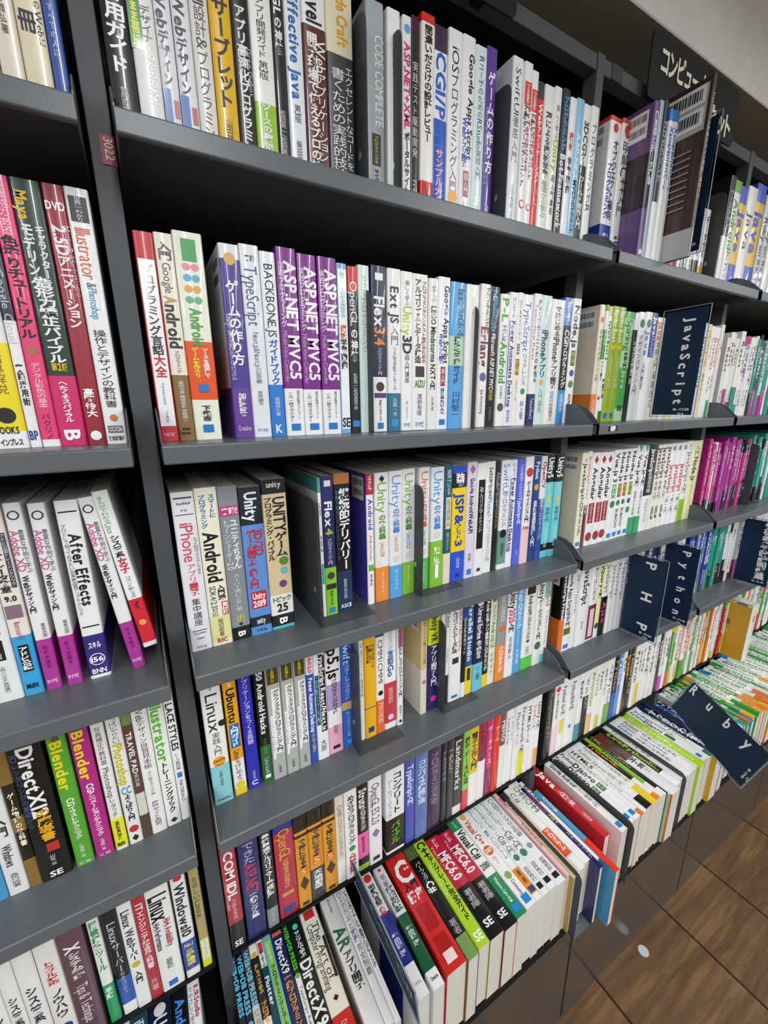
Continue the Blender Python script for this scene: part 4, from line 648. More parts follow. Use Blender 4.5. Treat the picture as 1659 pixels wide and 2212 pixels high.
S5;r;15112;246;266;0;0;e8e8e8;;s;;.1 .8 333 b.6 ネットワーク
S5;r;15359;250;266;0;0;2a2220;;s;;.1 .8 ccc b.6 深層学習
S5;r;15609;254;266;0;0;e8e8e8;;s;0-.25:d040c0;.1 .8 333 b.6 ネットワーク
S5;r;15862;258;266;0;0;f0f0f0;;s;;.1 .8 333 b.6 仮想通貨
T;l;-2253;331;262;0;0;e4e6e6;;s;;.03 .5 222 b.7 DirectX12
T;l;-1923;309;262;0;0;2a4a54;;s;;.05 .5 e0ecf0 r.6 iPhoneアプリ
T;l;-1614;406;262;0;0;1c1c38;;;;.02 .1 ddd b.6 ●|.1 .6 e8e8f0 b.6 Unreal Engine
T;l;-1208;286;262;0;0;16181a;;;;.05 .5 4a90e8 b.6 Android入門
T;l;-922;230;262;0;0;f0f0f0;;;;.05 .25 b02a48 b.4@.2 R/RStudio|.05 .3 444 r.35@-.25 でやさしく学ぶ|.35 .8 333 b.5 プログラミング
T;m;-80;114;262;0;0;eef4f6;;;.46-1:1a2430;.03 .42 6ac8ec b.8 WEB+DB PRESS|.44 .52 50b0d8 b.8 ●|.54 .9 445 r.6 インフラ技術
T;m;35;133;262;0;0;eef4f6;;;.46-1:1a2430;.03 .42 6ac8ec b.8 WEB+DB PRESS|.44 .52 50b0d8 b.8 ●|.54 .9 445 r.6 インフラ技術
T;m;168;145;262;0;0;c8d4d8;;;.6-1:5a4a44;.03 .4 70d0f0 b.75 WEB+DB PRESS|.42 .6 b8a898 b.7 総集編|.65 .8 3a80a0 r.6 Vol.1-100
T;m;313;168;262;0;0;f0f0f0;;;.5-.9:2a2430;.05 .12 e0b030 b.7 ●|.15 .35 d0c050 b.5 おしゃべりで学ぶ|.4 .65 e8a020 b.7 プログラミング
T;m;481;129;262;0;0;1c4a4a;;;.8-1:f0f0f0;.02 .1 d04040 b.7 ■|.08 .2 333 b.5 はじめての|.24 .6 f4f4f4 b.7 Flutter|.62 .8 ddd r.7 Android
T;m;610;184;262;0;0;7ab8dc;;;;.03 .97 8aca4a b.6 ■|.05 .2 e8f4d8 r.5 Scratchで学ぶ|.22 .9 232 b.45 プログラミングとアルゴリズムの基本
T;m;794;258;262;0;0;222a58;;;;.01 .04 d86058 h.8 ■|.07 .32 f4f4f4 b.6 DirectX9|.34 .7 e0a050 b.55 実践プログラミング|.75 .95 c8c8e0 r.6 Windows
T;m;1052;121;262;0;0;f2f2f2;;;.62-1:1c3a1c;.02 .35 5ac83a b.8 WEB+DB PRESS|.36 .42 5ac83a b.8 ●|.45 .95 445 r.5 TypeScript Ruby3.2 Tailwind
T;m;1173;302;262;0;0;16201a;;;;.03 .1 60d0c0 b.4 ●|.1 .3 f0f0f0 b.5 サンプルで学ぶ|.32 .75 f0f4f0 b.8 DirectX9
T;m;1475;397;262;0;0;ece8d8;;;0-.25:cc3028;.01 .08 c83030 b.6 ■|.12 .55 333 r.4@.15 The Art of|.12 .6 333 r.5@-.15 Computer Programming|.25 .55 222 b.15@.38 ■|.64 .68 222 b.3 ◆|.8 .95 f0c8c0 r.5 DONALD
T;m;1991;349;262;0;0;f0f0ee;;;;.03 .15 2a7a4a b.4 ARCoreとUnity|.27 .45 1c7038 b.8 AR|.46 .72 222 b.6 アプリ開発
T;m;2340;181;262;0;0;f0f0f2;;;;.03 .12 333 r.5 C++|.12 .35 334 r.6 クラスと|.35 .45 4a60b0 b.6 継承|.46 .7 556 r.6 完全制覇
T;m;2521;133;262;0;0;f0f0f2;Se0902a;;;.02 .65 333 b.6 いろいろ作って楽しむ! 画面プログラミング
T;m;3067;283;262;0;0;f0f0f2;;;0-.22:f0f0f0 .22-.62:1f2a88;.02 .1 d83838 b.7 ●|.12 .3 333 b.6 明解C言語|.3 .4 d04830 b.5 実践編|.55 .72 dde b.5 柴田望洋|.88 .94 c8c8e0 h.6 Creative
T;m;3425;287;262;0;0;f0f0f0;;;.12-.55:1c5c3a;.02 .05 d83838 b.5 ●|.06 .3 444 r.4 明解|.2 .42 222 b.4@-.15 データ構造|.2 .42 222 b.4@.2 アルゴリズム|.55 .7 e8f0e8 b.5 柴田望洋|.92 .95 445 h.6 Creative
T;m;3791;534;262;0;0;d22a28;;;;.01 .09 222 r.25 ロベールの|.1 .27 f4f4f4 h.8 C|.15 .19 f4f4f4 h.3@.22 ++|.28 .355 222 h.7 入門|.365 .46 f4f4f4 h.8 講座|.5 .58 f4d0cc h.6 ロベール著|.5 .7 b01c1c b.6 ■|.75 .93 b01c1c b.6 ■|.87 .95 f4d8d4 h.5 ■
T;m;4346;310;262;0;0;141414;;;0-.17:7a9a58 .88-1:54683c;.16 .38 f2f2f2 r.6 パーフェクト|.36 .46 f2f2f2 b.7 C#|.7 .82 bbb r.6 著者
T;m;4656;330;262;0;0;aed42c;;;;.03 .2 222 b.75 C++|.2 .8 222 b.45@.1 テンプレート完全ガイド|.24 .7 f4f8d8 r.25@-.3 プログラミング|.89 .96 f4f8e8 h.7 SE
T;m;4986;425;262;0;0;c02440;;;0-.44:141414 .95-1:1a1a1a;.07 .17 f4c8d0 b.4 標準講座|.22 .5 f6f0f0 b.7 MFC6.0|.1 .5 f0c0c8 r.2@-.35 Visual C++|.6 .76 ccc r.6 著者陣|.86 .92 eee h.6 SE
T;m;5411;401;262;0;0;c02440;;;0-.44:141414 .95-1:1a1a1a;.07 .17 f4c8d0 b.4 標準講座|.22 .5 f6f0f0 b.7 MFC6.0|.1 .5 f0c0c8 r.2@-.35 Visual C++|.6 .76 ccc r.6 著者陣|.86 .92 eee h.6 SE
T;m;5812;326;262;0;0;f2f2f0;;;0-.38:2a8a58 .88-1:2a8a58;.02 .1 e8f4e8 r.7 はじめる|.13 .45 222 b.8 Visual C#|.5 .56 333 h.8 2010|.65 .88 e0f0e4 b.7 Windows C#の入門書|.9 .96 2a88d8 h.6 ■
T;m;6138;343;262;0;0;f2f2f2;;;;.02 .09 e8b058 b.7 ●|.1 .38 c04838 b.6 Visual C++|.4 .5 e06030 b.9 ●|.43 .47 f4f4f0 h.7 2017|.52 .6 d08080 r.6 作って|.68 .75 7ab060 b.8 ●|.76 .9 333 r.7 Community|.9 .97 2a88d8 h.6 ■
T;m;6481;210;262;0;0;f0f2f0;;;.06-.3:f0941c;.02 .25 3a70a8 r.5 Effective C++|.28 .35 2a80a0 b.5 第3版|.36 .6 446 r.5 プログラム|.72 .85 333 r.6 著者|.88 .93 2a4a90 h.8 ■
T;m;6691;242;262;0;0;eceef0;;;;.02 .45 445 r.5 なるほどなっとく|.4 .6 222 r.8 C#入門|.6 .68 3a7a5a b.7 ●|.74 .88 556 r.6 出井秀行|.9 .95 222 h.6 ■
T;m;6932;286;262;0;0;eceef0;;;;.02 .45 445 r.5 なるほどなっとく|.4 .6 222 r.8 C#入門|.6 .68 3a7a5a b.7 ●|.74 .88 556 r.6 出井秀行|.9 .95 222 h.6 ■
T;m;7218;300;262;0;0;eceef0;;;;.02 .5 444 r.6 C言語ポインタ完全制覇|.58 .64 999 b.6 ●|.74 .88 556 r.6 前橋和弥|.9 .95 222 h.6 ■
T;m;7572;129;262;0;0;f4c8c4;;;;.05 .4 d04848 b.5 並列処理|.4 .8 333 b.6 プログラミング
T;m;7701;267;262;0;0;f2dcb0;Sb89838;y-8;.9-1:333;.05 .3 2a50a0 b.6 Visual|.3 .7 3a4a8a b.6 ブックハッキング|.72 .8 222 r.6 木村高雄
T;m;7968;250;262;0;0;f0f0ec;;y-5;.15-.45:e85c30;.05 .3 555 r.6 C#|.56 .8 fff b.6 プログラム
T;m;8218;263;262;0;0;f0f0ee;;;;.05 .4 445 r.7 CMM/CMMI
T;m;8481;109;262;0;0;f0f0ec;;s;;.05 .3 222 b.8 はじめてC言語|.9 .96 222 h.5 ■
T;m;8590;119;262;0;0;f0ece8;;y-10;;.05 .3 222 b.8 独習C言語
T;m;8463;144;262;0;0;241f5c;;y-28;;.05 .35 c03a80 b.6 Visual Basic|.35 .6 f0c030 b.6 .NET|.6 .9 e8e8f4 r.6 スタートブック
T;m;9308;249;262;0;0;d02830;;y14;;.1 .35 fff b.9 Java|.4 .6 f0d0d0 b.7 入門教室|.7 .82 f0d0d0 r.6 山田祥寛
T;m;8747;175;262;0;0;e83a20;S4a9ac8;y-52;.35-1:4a9ac8;.1 .3 f0f4f8 b.6 パソコン誌
T;m;9864;273;262;0;0;f2f2f2;;;;.05 .4 222 b.6 Google Android|.4 .7 444 r.5 アプリ開発入門|.9 .96 2a80d0 h.6 ■
T;r;10272;250;262;0;0;f2f2f2;;;;.02 .2 222 b.5 Python|.2 .5 222 b.8 Django|.52 .62 2a6a30 b.7 ■|.53 .61 f0f4e0 r.6 超入門|.9 .96 2a80d0 h.6 ■
T;r;10522;275;262;0;0;f2f2f2;;;;.02 .2 222 b.5 Python|.2 .5 222 b.8 Django|.52 .62 2a6a30 b.7 ■|.53 .61 f0f4e0 r.6 超入門|.9 .96 2a80d0 h.6 ■
T;r;10797;176;262;0;0;efefec;;;0-.08:e07838;.05 .6 a03838 b.5 Pythonクローリング&スクレイピング
T;r;10973;172;262;0;0;f0f0f0;;;;.05 .4 222 b.8 HTML5|.5 .9 3a90a0 r.6 Canvas
T;r;11145;282;262;0;0;f0f0f0;;;0-.15:1a1a1a;.1 .7 8a6a4a r.6 Python Jupyter実践入門
T;r;11427;275;262;0;0;f0f0ee;;;O0-.25:f0d030;.1 .7 333 r.5 Pythonデータ分析実践入門
T;r;11702;175;262;0;0;f0f0ec;;;0-.08:f08a30 .3-1:2a1a10;.1 .6 e8a020 b.7 Python入門
T;r;11877;177;262;0;0;f0f0f0;;;0-.2:f0f0f0 .2-1:8ac030;.2 .8 223 b.6 Python
T;r;12054;129;262;0;0;f4f4f4;;s;.1-1:1a201c;.05 .3 e07828 b.7 PYTHON|.3 .6 f0f0f0 r.6 データサイエンス
T;r;12183;54;262;0;0;1c2626;;s;;.05 .3 f4f4f4 b.7 Python|.35 .9 f0f0f0 b.5 最短コースで学ぶ
T;r;12237;27;262;0;0;f2f2f2;S9ad8b0;sy-6;.6-1:7ad0a0;.1 .6 223 r.6 機械学習
T;r;12264;449;262;0;0;f0f0f0;Se06828;y-14;.55-1:6a3828;.1 .8 555 b.6 深層学習
T;r;12712;288;262;0;0;f0f0f0;;;0-.2:fff .2-1:1a1a1a;.1 .8 b0c830 b.6 逆引きPython標準
T;r;13000;208;262;0;0;f0f0f0;;;;.1 .8 333 r.6 Python入門講座
T;r;13209;235;262;0;0;f2f2f2;;;;.1 .8 5a8aa0 b.5 Pythonの絵本
T;r;13444;199;262;0;0;f0f0ee;;;;.1 .3 3a70b0 b.7 Python|.35 .8 222 b.6 スタートブック
T;r;13644;162;262;0;0;f0f0ee;;s;;.1 .3 3a90c0 b.7 Python|.35 .8 222 b.6 スタートブック
T;r;13805;205;262;0;0;f0f0f0;;;.02-.9:f2f0f0;.1 .3 903838 b.7 Python|.35 .8 222 b.6 スタートブック
T;r;14010;71;262;0;0;f0f2f0;;s;;.1 .3 3a9050 b.7 Python|.35 .8 222 b.6 スタートブック
T;r;14081;372;262;0;0;aadc20;Saadc20;y-6;;.05 .9 f4f8e0 r.5 はじめてのPython
T;r;14453;231;262;0;0;f2f2f2;;;;.05 .25 222 b.5 Python|.25 .5 222 b.8 Django|.52 .65 2a6a30 b.7 ■|.9 .96 2a80d0 h.6 ■
T;r;14685;218;262;0;0;f0f0f0;;s;;.05 .3 3a50a0 b.6 Python|.3 .6 555 r.6 [実践]入門
T;r;14903;248;262;0;0;f2f2f2;;;0-.1:2a7a48;.1 .7 3a8a5a b.6 はじめてのPython
T;r;15150;300;262;0;0;e050a8;;;.3-1:1c2a50;.1 .6 eee r.6 スクレイピング|.7 .9 fff b.6 基礎
T;r;15052;524;262;0;0;16204a;Sd8a820;y-14;.0-.1:16204a;.1 .8 f0f0f0 b.6 すっきりわかる
T;r;15576;300;262;0;0;e02828;;;.5-1:1c2a60;.1 .5 f0f0f4 b.5 プログラミング|.6 .9 fff b.6 独学
T;r;15558;485;262;0;0;2a60c0;S2a60c0;y-10;;.1 .8 e0e8fc r.6 Pythonプログラミング
T;r;16042;258;262;0;0;f0f0f0;;;.15-1:16181c;.1 .5 d8d8d8 b.6 PyTorch
'''
MUX, MUY = 2.069, -0.007
def parse(line):
    row, bay, x, w, h, lean, upz, base, side, flag, bands, txt = line.split(';', 11)
    bs, obi = [], []
    for t in bands.split():
        o = t[0] == 'O'; rng, c = t.lstrip('O').split(':'); a, b = rng.split('-'); (obi if o else bs).append((float(a), float(b), c))
    return dict(row=row, bay=bay, X=int(x)/1e4, w=max(0.006, int(w)/1e4-0.0006), h=int(h)/1e3, lean=int(lean)/1e3, up=int(upz)/1e3, base=base, side=side.lstrip('S'),
                stuff='s' in flag, yo=int(flag.split('y')[1])/1000 if 'y' in flag else 0.0, bars='%' in flag, bands=bs, obi=obi, items=[t for t in txt.split('|') if t])
books = [parse(l) for l in BOOKS.strip().split('\n')]
rng = random.Random(7)
for b in books:
    b['D'] = 0.197 if b['row'] != 'T' else 0.196+rng.uniform(-0.006, 0.006)
    b['dy'] = rng.uniform(-0.002, 0.002); b['fr'] = b['yo']
# fillers seen only as slivers or far down the aisle: they go into one mass of distant books
def fill(row, x0, x1, cols, feet, titles, h=0.262, seed=1, tc=('333', '444', '2a50a0', 'a03040')):
    r = random.Random(seed); x = x0
    while x < x1:
        w = r.uniform(0.013, 0.03); bs = []
        if feet and r.random() < 0.55: a = r.uniform(0.12, 0.4); bs.append((0, a, r.choice(feet)))
        if r.random() < 0.2: bs.append((r.uniform(0.8, 0.93), 1.0, r.choice(feet or ['333'])))
        base = r.choice(cols); dark = sum(lin(base)) < 1.0
        books.append(dict(row=row, bay='x', X=x, w=w-0.001, h=h*r.uniform(0.93, 1.03), lean=0, up=0, base=base, side='', stuff=True, bars=False, bands=bs, obi=[],
                          fr=0.0, items=['.08 .6 %s b.6 %s' % ('f4f4f4' if dark else r.choice(tc), r.choice(titles)), '.66 .88 %s r.5 %s' % ('ddd' if dark else '666', r.choice(titles))], D=0.19, dy=r.uniform(-.004, .004)))
        x += w
WH = ['f0f0f0', 'f2f2ee', 'e8e8e4', 'eef2f2', 'f4f0e8']
FT = ['b82a34', '2a9a8a', 'b03090', '2a50b8', 'e0c820', '3aa850', '1a1a1a', 'e07030']
JP = ['プログラミング入門', 'データ分析', '実践ガイド', 'Java入門', 'ネットワーク', '基本情報', 'Ruby', '機械学習', 'Web開発', '教科書']
fill('S1', 1.192, 1.40, WH+['3a70b8'], FT, JP, h=0.2, seed=3)
fill('S1', 1.89, 2.28, WH+['2a50b8', 'e8c020'], FT, JP, seed=4)
fill('S1', 2.33, 2.95, WH, FT, JP, seed=5)
fill('S2', 1.63, 1.85, WH, ['b82a34', '2a9a8a', 'b03090', 'b82a34'], ['Vue.js入門', 'AWS開発', 'React'], seed=6)
fill('S2', 1.85, 2.27, ['2a9a8a', 'e8e020', '2a9a8a', 'f0f0f0', '4a3a50'], ['1a1a1a', 'b03090'], ['JavaScript', '徹底攻略', 'Cisco'], seed=7)
fill('S2', 2.33, 2.95, WH+['2a9a8a'], FT, JP, seed=8)
fill('S3', 1.64, 1.965, ['a83090', 'b02a98', 'e8e4e8', 'c03080', 'a82890', 'f0f0f0'], ['1a1a1a'], ['データベーススペシャリスト', '試験対策', 'オラクル'], seed=9)
fill('S3', 1.98, 2.27, ['2aa090', 'f0f0f0', '2a9a90', '2aa090'], ['1a1a1a'], ['ネットワーク', '試験対策'], seed=10)
fill('S3', 2.33, 2.95, WH+['2aa090'], FT, JP, seed=11)
fill('S4', 1.243, 1.568, ['f0f0f0', '26306a', 'f2f2f2', '2a3a80'], ['1a1a40'], ['Perl', 'PHP入門', 'Linux'], seed=12)
fill('S4', 1.63, 1.80, ['2a50a8', '284098', 'f0f0f0', '2a60b0'], ['1a1a1a', '8a8a30'], ['基本情報技術者', 'シスコ技術者', '合格教本'], seed=13)
fill('S4', 1.80, 1.98, ['2a9a88', 'f0f0f0', 'e8e8e8'], ['1a1a1a'], ['試験対策', '合格'], seed=14)
fill('S4', 2.02, 2.95, WH+['2a50a8'], FT, JP, seed=15)
fill('S5', 1.618, 1.66, ['4a9a3a', 'f0f0f0'], FT, JP, seed=16)
fill('S5', 1.66, 2.28, WH+['4a9a3a', 'e07030', 'f0f0f0', 'b82a34', 'f0f0f0'], ['2a8ac0', '4a9a3a', 'd8c020', '7a2a60'], ['Linux標準教科書', 'Excel入門', '公式テキスト', 'Windows Server'], seed=17)
fill('S5', 2.33, 2.95, ['f0f0f0', '4a9a3a'], FT, JP, seed=18)
fill('T', 1.66, 3.0, ['f2f4f0', 'eef2ec', 'f0f0ee', '3a9a34'], ['2a8ad0', '3a9a34', 'e07830', 'e8a828'], ['MOS Excel 2010', 'MOS Word 2013', 'Word 2016 Expert', 'Excel 365&2019'], seed=19, tc=('2a8a30', '2a2a2a', '3a7a3a'))

ROWN = {'S1': 'top shelf', 'S2': 'second shelf', 'S3': 'third shelf', 'S4': 'fourth shelf', 'S5': 'fifth shelf', 'T': 'bottom tray'}
BAYN = {'l': 'left bookcase', 'm': 'middle bookcase', 'r': 'right bookcase'}
def ordn(n): return '%d%s' % (n, 'th' if 10 <= n % 100 <= 20 else {1: 'st', 2: 'nd', 3: 'rd'}.get(n % 10, 'th'))
def desc(b):
    d = hue_name(b['base']) + ' book'
    ft = [c for a, z, c in b['obi']+b['bands'] if a <= 0.08 and z-a >= 0.08]; hd = [c for a, z, c in b['bands'] if z > 0.95 and z-a > 0.06]
    if ft and hue_name(ft[0]) != hue_name(b['base']): d += ' with %s foot' % hue_name(ft[0])
    elif hd and hue_name(hd[0]) != hue_name(b['base']): d += ' with %s head' % hue_name(hd[0])
    return d
vis = [b for b in books if not b['stuff']]
byrow = {}
for b in books:
    if b['bay'] != 'x': byrow.setdefault((b['row'], b['bay']), []).append(b)
cand = {}
for (row, bay), L in byrow.items():
    L.sort(key=lambda b: b['X'])
    for i, b in enumerate(L):
        place = '%s, %s' % (ROWN[row], BAYN[bay]); d = desc(b)
        txt = [t.split(' ', 4) for t in b['items']]; txt = [t for t in txt if t[4] not in '■●◆▲▼']
        tc = hue_name(txt[0][2]) if txt else 'black'
        nb = (hue_name(L[i-1]['base']) if i else None, hue_name(L[i+1]['base']) if i+1 < len(L) else None)
        pos = ('%s from right end' % ordn(len(L)-i)) if bay == 'l' else ('%s from left end' % ordn(i+1))
        c = ['%s and %s lettering, %s' % (d, tc, place) if 'with' in d else '%s with %s lettering, %s' % (d, tc, place)]
        if nb[0] and nb[1]: c.append('%s between %s and %s books, %s' % (d, nb[0], nb[1], place))
        c.append('%s, %s of %s' % (d, pos, place)); cand[id(b)] = c
from collections import Counter
cnt = Counter(s for b in vis for s in cand[id(b)][:2])
def label(b):
    for s in cand[id(b)][:-1]:
        if cnt[s] == 1 and len(s.split()) <= 16: return s
    return cand[id(b)][-1]

def transform(b):
    if b['row'] == 'T':
        L = b['h']; return (b['X']+b['w']/2+0.0003, YF+b['dy']+b['fr'], ZT+b['dy']*1.2), (-math.pi/2, 0, 0)
    z = ZROW[b['row']]+b['up']; return (b['X']+b['w']/2+0.0003, YS+b['dy']+b['fr'], z+0.0003), (0, math.atan2(b['lean'], b['h']), 0)
_page = {}
SV, SF, SMi, SC_, SS = [], [], [], [], []
for b in books:
    D = b['D']; obi = [(a, z) for a, z, c in b['obi']]
    loc, rot = transform(b)
    V, F, C, SMO = cover_arrays(b['w'], b['h'], D, b['base'], b['bands'], b['items'], b['side'], b['bars'], obi=obi)
    PV, PF = page_arrays(b['w'], b['h'], D)
    if b['stuff']:
        Mx = Matrix.Translation(loc) @ Matrix.Rotation(rot[1], 4, 'Y') @ Matrix.Rotation(rot[0], 4, 'X'); Mx = np.array(Mx)
        n = sum(len(v) for v in SV); A = np.array(V, float) @ Mx[:3, :3].T + Mx[:3, 3]; SV.append(A); SC_.append(np.array(C)); SF += [tuple(i+n for i in f) for f in F]; SMi += [0]*len(F); SS += SMO
        n += len(A); A = np.array(PV, float) @ Mx[:3, :3].T + Mx[:3, 3]; SV.append(A); SC_.append(np.ones((8, 3))*.6); SF += [tuple(i+n for i in f) for f in PF]; SMi += [1]*6; SS += [False]*6
        continue
    root = empty('book', label(b), 'book', loc, rot, 'books on the %s of the %s' % (ROWN[b['row']], BAYN[b['bay']]))
    link('cover', mesh_from('cover', V, F, [M_PRINT], None, SMO, C), root)
    k = (round(b['w'], 4), b['h'], round(D, 3))
    if k not in _page: _page[k] = mesh_from('page_block', PV, PF, [M_PAPER])
    link('page_block', _page[k], root)
    for a, z, c in b['obi']:
        S = section(b['w']/2, D*0.97, 0.00035); OV = [(x, y, zz*b['h']) for zz in (a, z) for x, y in S]
        OF = [(i, i+1, 8+i+1, 8+i) for i in range(7)]
        link('paper_band', mesh_from('paper_band', OV, OF, [M_PRINT], None, [0 < i < 6 for i in range(7)], np.tile(lin(c), (16, 1))), root)
sm = link('distant_books', mesh_from('distant_books', np.concatenate(SV), SF, [M_PRINT, M_PAPER], SMi, SS, np.concatenate(SC_)))
sm['kind'] = 'stuff'; sm['label'] = 'small far books filling the shelves down the aisle to the right'; sm['category'] = 'books'

# ---------------------------------------------------------------- room shell
def struct(o): o['kind'] = 'structure'; return o
FLZ = -2.215
struct(MB().box(-2.2, 6, 0.40, 0.46, FLZ, 0.86).build('wall_back', M_WALL))
struct(MB().box(-2.2, 6, -6, 0.46, 0.86, 0.92).build('ceiling', M_CEIL))
bm_ = struct(MB().box(-2.2, 6, 0.13, 0.40, 0.546, 0.86).build('beam', M_CEIL, bevel=0.002, seg=1))
MB().box(-2.2, 6, 0.132, 0.40, 0.5445, 0.5462).build('beam_shade_sheet', M_WALL, bm_)  # thin darker sheet puts the beam underside's shade into colour
fl = MB().box(-2.2, 6, -6, 0.40, FLZ-0.05, FLZ-0.004).build('floor', mat('floor_joint', '1a120c', rough=0.8)); struct(fl)
seams = [-1.8, -1.35, -0.95, -0.55, -0.14, 0.27, 0.67, 1.075, 1.487, 1.80, 2.19, 2.58, 2.98, 3.4, 3.8, 4.2]
for a, b_ in zip(seams[:-1], seams[1:]):
    for y0 in (-0.11-1.5, -0.11-3.0, -0.11-4.5): MB().box(a+0.0035, b_-0.0035, y0+0.003, y0+1.497 if y0 < -2 else -0.11+0.35, FLZ-0.02, FLZ).build('floor_tile', M_WOOD, fl, bevel=0.0015, seg=1)
st = MB().prism([(0.0175*math.cos(a), 0.0175*math.sin(a)) for a in np.linspace(0, 2*math.pi, 25)[:-1]], 0, 0.0012, 'z').build('round_sticker', mat('white_vinyl', 'b4bcc0', rough=0.5), loc=(1.29, -0.148, FLZ))
st['label'] = 'small round white sticker on the wood floor by the drawer front'; st['category'] = 'sticker'

# ---------------------------------------------------------------- bookcases
bays = [('left', -0.914, -0.034), ('middle', 0.0, 0.88), ('right', 0.904, 1.579), ('far right', 1.603, 2.278), ('furthest', 2.302, 2.98)]
YB, TOPZ = 0.355, 0.372
def shelf(parent, x0, x1, z):
    # plate with a folded front lip
    s = MB().prism([(0, -0.0235), (0.0015, -0.025), (0.008, -0.025), (0.008, -0.004), (YB, -0.004), (YB, 0), (0.002, 0), (0, -0.002)], x0, x1).build('shelf', M_METAL, parent, loc=(0, 0, z), bevel=0.0006, seg=1)
    for xx in (x0, x1-0.0016):
        MB().prism([(0.001, -0.024), (0.001, 0.002), (0.010, 0.009), (0.024, 0.024), (0.040, 0.037), (0.060, 0.045), (0.09, 0.048), (YB, 0.048), (YB, -0.024)], xx, xx+0.0016).build('shelf_bracket', M_METAL, s)
    return s
for i, (nm, x0, x1) in enumerate(bays):
    lab = {'left': 'grey steel bookcase at the left edge, left of the numbered post', 'middle': 'wide grey steel bookcase in the middle, right of the numbered post',
           'right': 'narrower grey steel bookcase right of the middle one, holding three navy category signs', 'far right': 'grey steel bookcase behind the navy exam book sign', 'furthest': 'last grey steel bookcase at the right end of the row'}[nm]
    bc = empty('bookcase', lab, 'bookcase', (0, 0, 0), group='row of steel bookcases')
    for z in (0.0, -0.3595, -0.7004, -1.0207): shelf(bc, x0, x1, z)
    MB().box(x0, x1, YS-0.006, YB, -1.396, -1.3902).build('shelf', M_DARK, bc)
    MB().box(x0, x1, YB, YB+0.004, FLZ+0.05, TOPZ).build('back_panel', M_DARK, bc)  # black here carries the shade inside the bookcase
    MB().box(x0, x1, 0.082, 0.11, 0.345, TOPZ).build('top_rail', M_POST, bc, bevel=0.001, seg=1)
    MB().box(x0, x1, 0.11, YB, TOPZ-0.004, TOPZ).build('top_panel', M_DARK, bc)
    px = x0-0.0285 if nm in ('left', 'middle') else x0-0.0236; pw = 0.026 if nm in ('left', 'middle') else 0.0232
    p = MB().box(px, px+pw, 0.08, 0.112, -1.64, TOPZ+0.003).build('post', M_POST, bc, bevel=0.0012)
    MB().box(px+0.001, px+0.004, 0.112, YB, -1.64, TOPZ).box(px+pw-0.004, px+pw-0.001, 0.112, YB, -1.64, TOPZ).build('side_panel', M_DARK, bc)
    # base: tray, lip and tall glossy drawer front
    t = MB().box(x0-0.0235, x1, -0.142, YB, -1.672, -1.666).box(x0-0.0235, x1, -0.148, -0.142, -1.692, -1.664).build('tray', M_DARK, bc, bevel=0.0008, seg=1)
    MB().box(x0-0.0085, x1+0.0075, -0.11, -0.095, FLZ+0.0005, -1.675).build('drawer_front', M_GLOSS, bc, bevel=0.0025, seg=2)
    MB().box(x0-0.0115, x1+0.0115, -0.094, YB, FLZ, -1.675).build('base_carcass', M_DARK, bc)
    if nm == 'furthest': MB().box(x1+0.002, x1+0.03, 0.08, YB, -1.64, TOPZ).build('side_panel', M_POST, bc)
# ---------------------------------------------------------------- small fixed things
PY = 0.0793
lb = empty('shelf_label', 'red number label 3022 on the left post', 'label', (-0.0175, PY, -0.0245))
MB().box(0, 0.0158, -0.0006, 0, 0, 0.031).build('sticker', mat('red_label', 'a83c40', rough=0.5), lb)
text_mesh('digits', '3022', 0.010, 0.024, M_WHITE, lb, ((0.009, -0.0006, 0.0285), (1, 0, 0), (0, 0, -1), (0, -1, 0)), bold=False)
tp = MB().box(0.937, 0.972, -0.0008, 0.0, -0.377, -0.365).build('torn_label', mat('torn_white_label', 'd8d8d8', rough=0.6)); tp['label'] = 'torn white paper label on the second shelf edge'; tp['category'] = 'label'
dk = MB().prism([(0.937, -0.377), (0.947, -0.377), (0.944, -0.372), (0.946, -0.3655), (0.937, -0.365)], -0.0012, -0.0006, 'y').prism([(0.972, -0.377), (0.962, -0.377), (0.968, -0.370), (0.964, -0.365), (0.972, -0.365)], -0.0012, -0.0006, 'y').build('label_tear', M_DARK, tp)

def bookend(X, z, lab, h=0.235, y0=0.05, y1=0.20, base=0.11):
    r = 0.02; a = [(y0+r-r*math.cos(t), h-r+r*math.sin(t)) for t in np.linspace(0, math.pi/2, 6)]
    b2 = [(y1-r+r*math.sin(t), h-r+r*math.cos(t)) for t in np.linspace(0, math.pi/2, 5)]
    e = empty('bookend', lab, 'bookend', (X, 0, z), group='grey steel bookends')
    o = MB().prism([(y0, 0)]+a+b2+[(y1, 0)], -0.0012, 0.0, 'x').build('upright_plate', M_BOOKEND, e, bevel=0.0004, seg=1)
    MB().box(-0.0012, base, y0, y1, 0.0, 0.0008).build('foot_plate', M_BOOKEND, e)
    m = MB().prism([(y0+0.026+0.004*math.cos(t), 0.065+0.006*math.sin(t)) for t in np.linspace(0, 2*math.pi, 13)[:-1]], -0.0016, -0.0012, 'x').build('rivet', mat('bare_steel', 'd8dcdc', rough=0.25, metallic=0.6), e)
    return e
bookend(0.3331, 0.0, 'grey bookend on the top shelf left of the silver-grey thick book', y0=.05)
bookend(0.3935, 0.0, 'grey bookend on the top shelf left of the white book with magenta letters')
bookend(0.6195, 0.0, 'grey bookend on the top shelf right of the purple book')
bookend(1.4185, 0.0, 'grey bookend on the top shelf right of the brown protruding book')
bookend(0.3395, -0.3595, 'grey bookend on the second shelf left of the navy book with orange digits', y0=.058)
bookend(0.5777, -0.3595, 'grey bookend on the second shelf right of the light blue book', y0=.062)
bookend(0.2154, -0.7004, 'grey bookend in the wide gap on the third shelf', y0=.036, y1=.21)
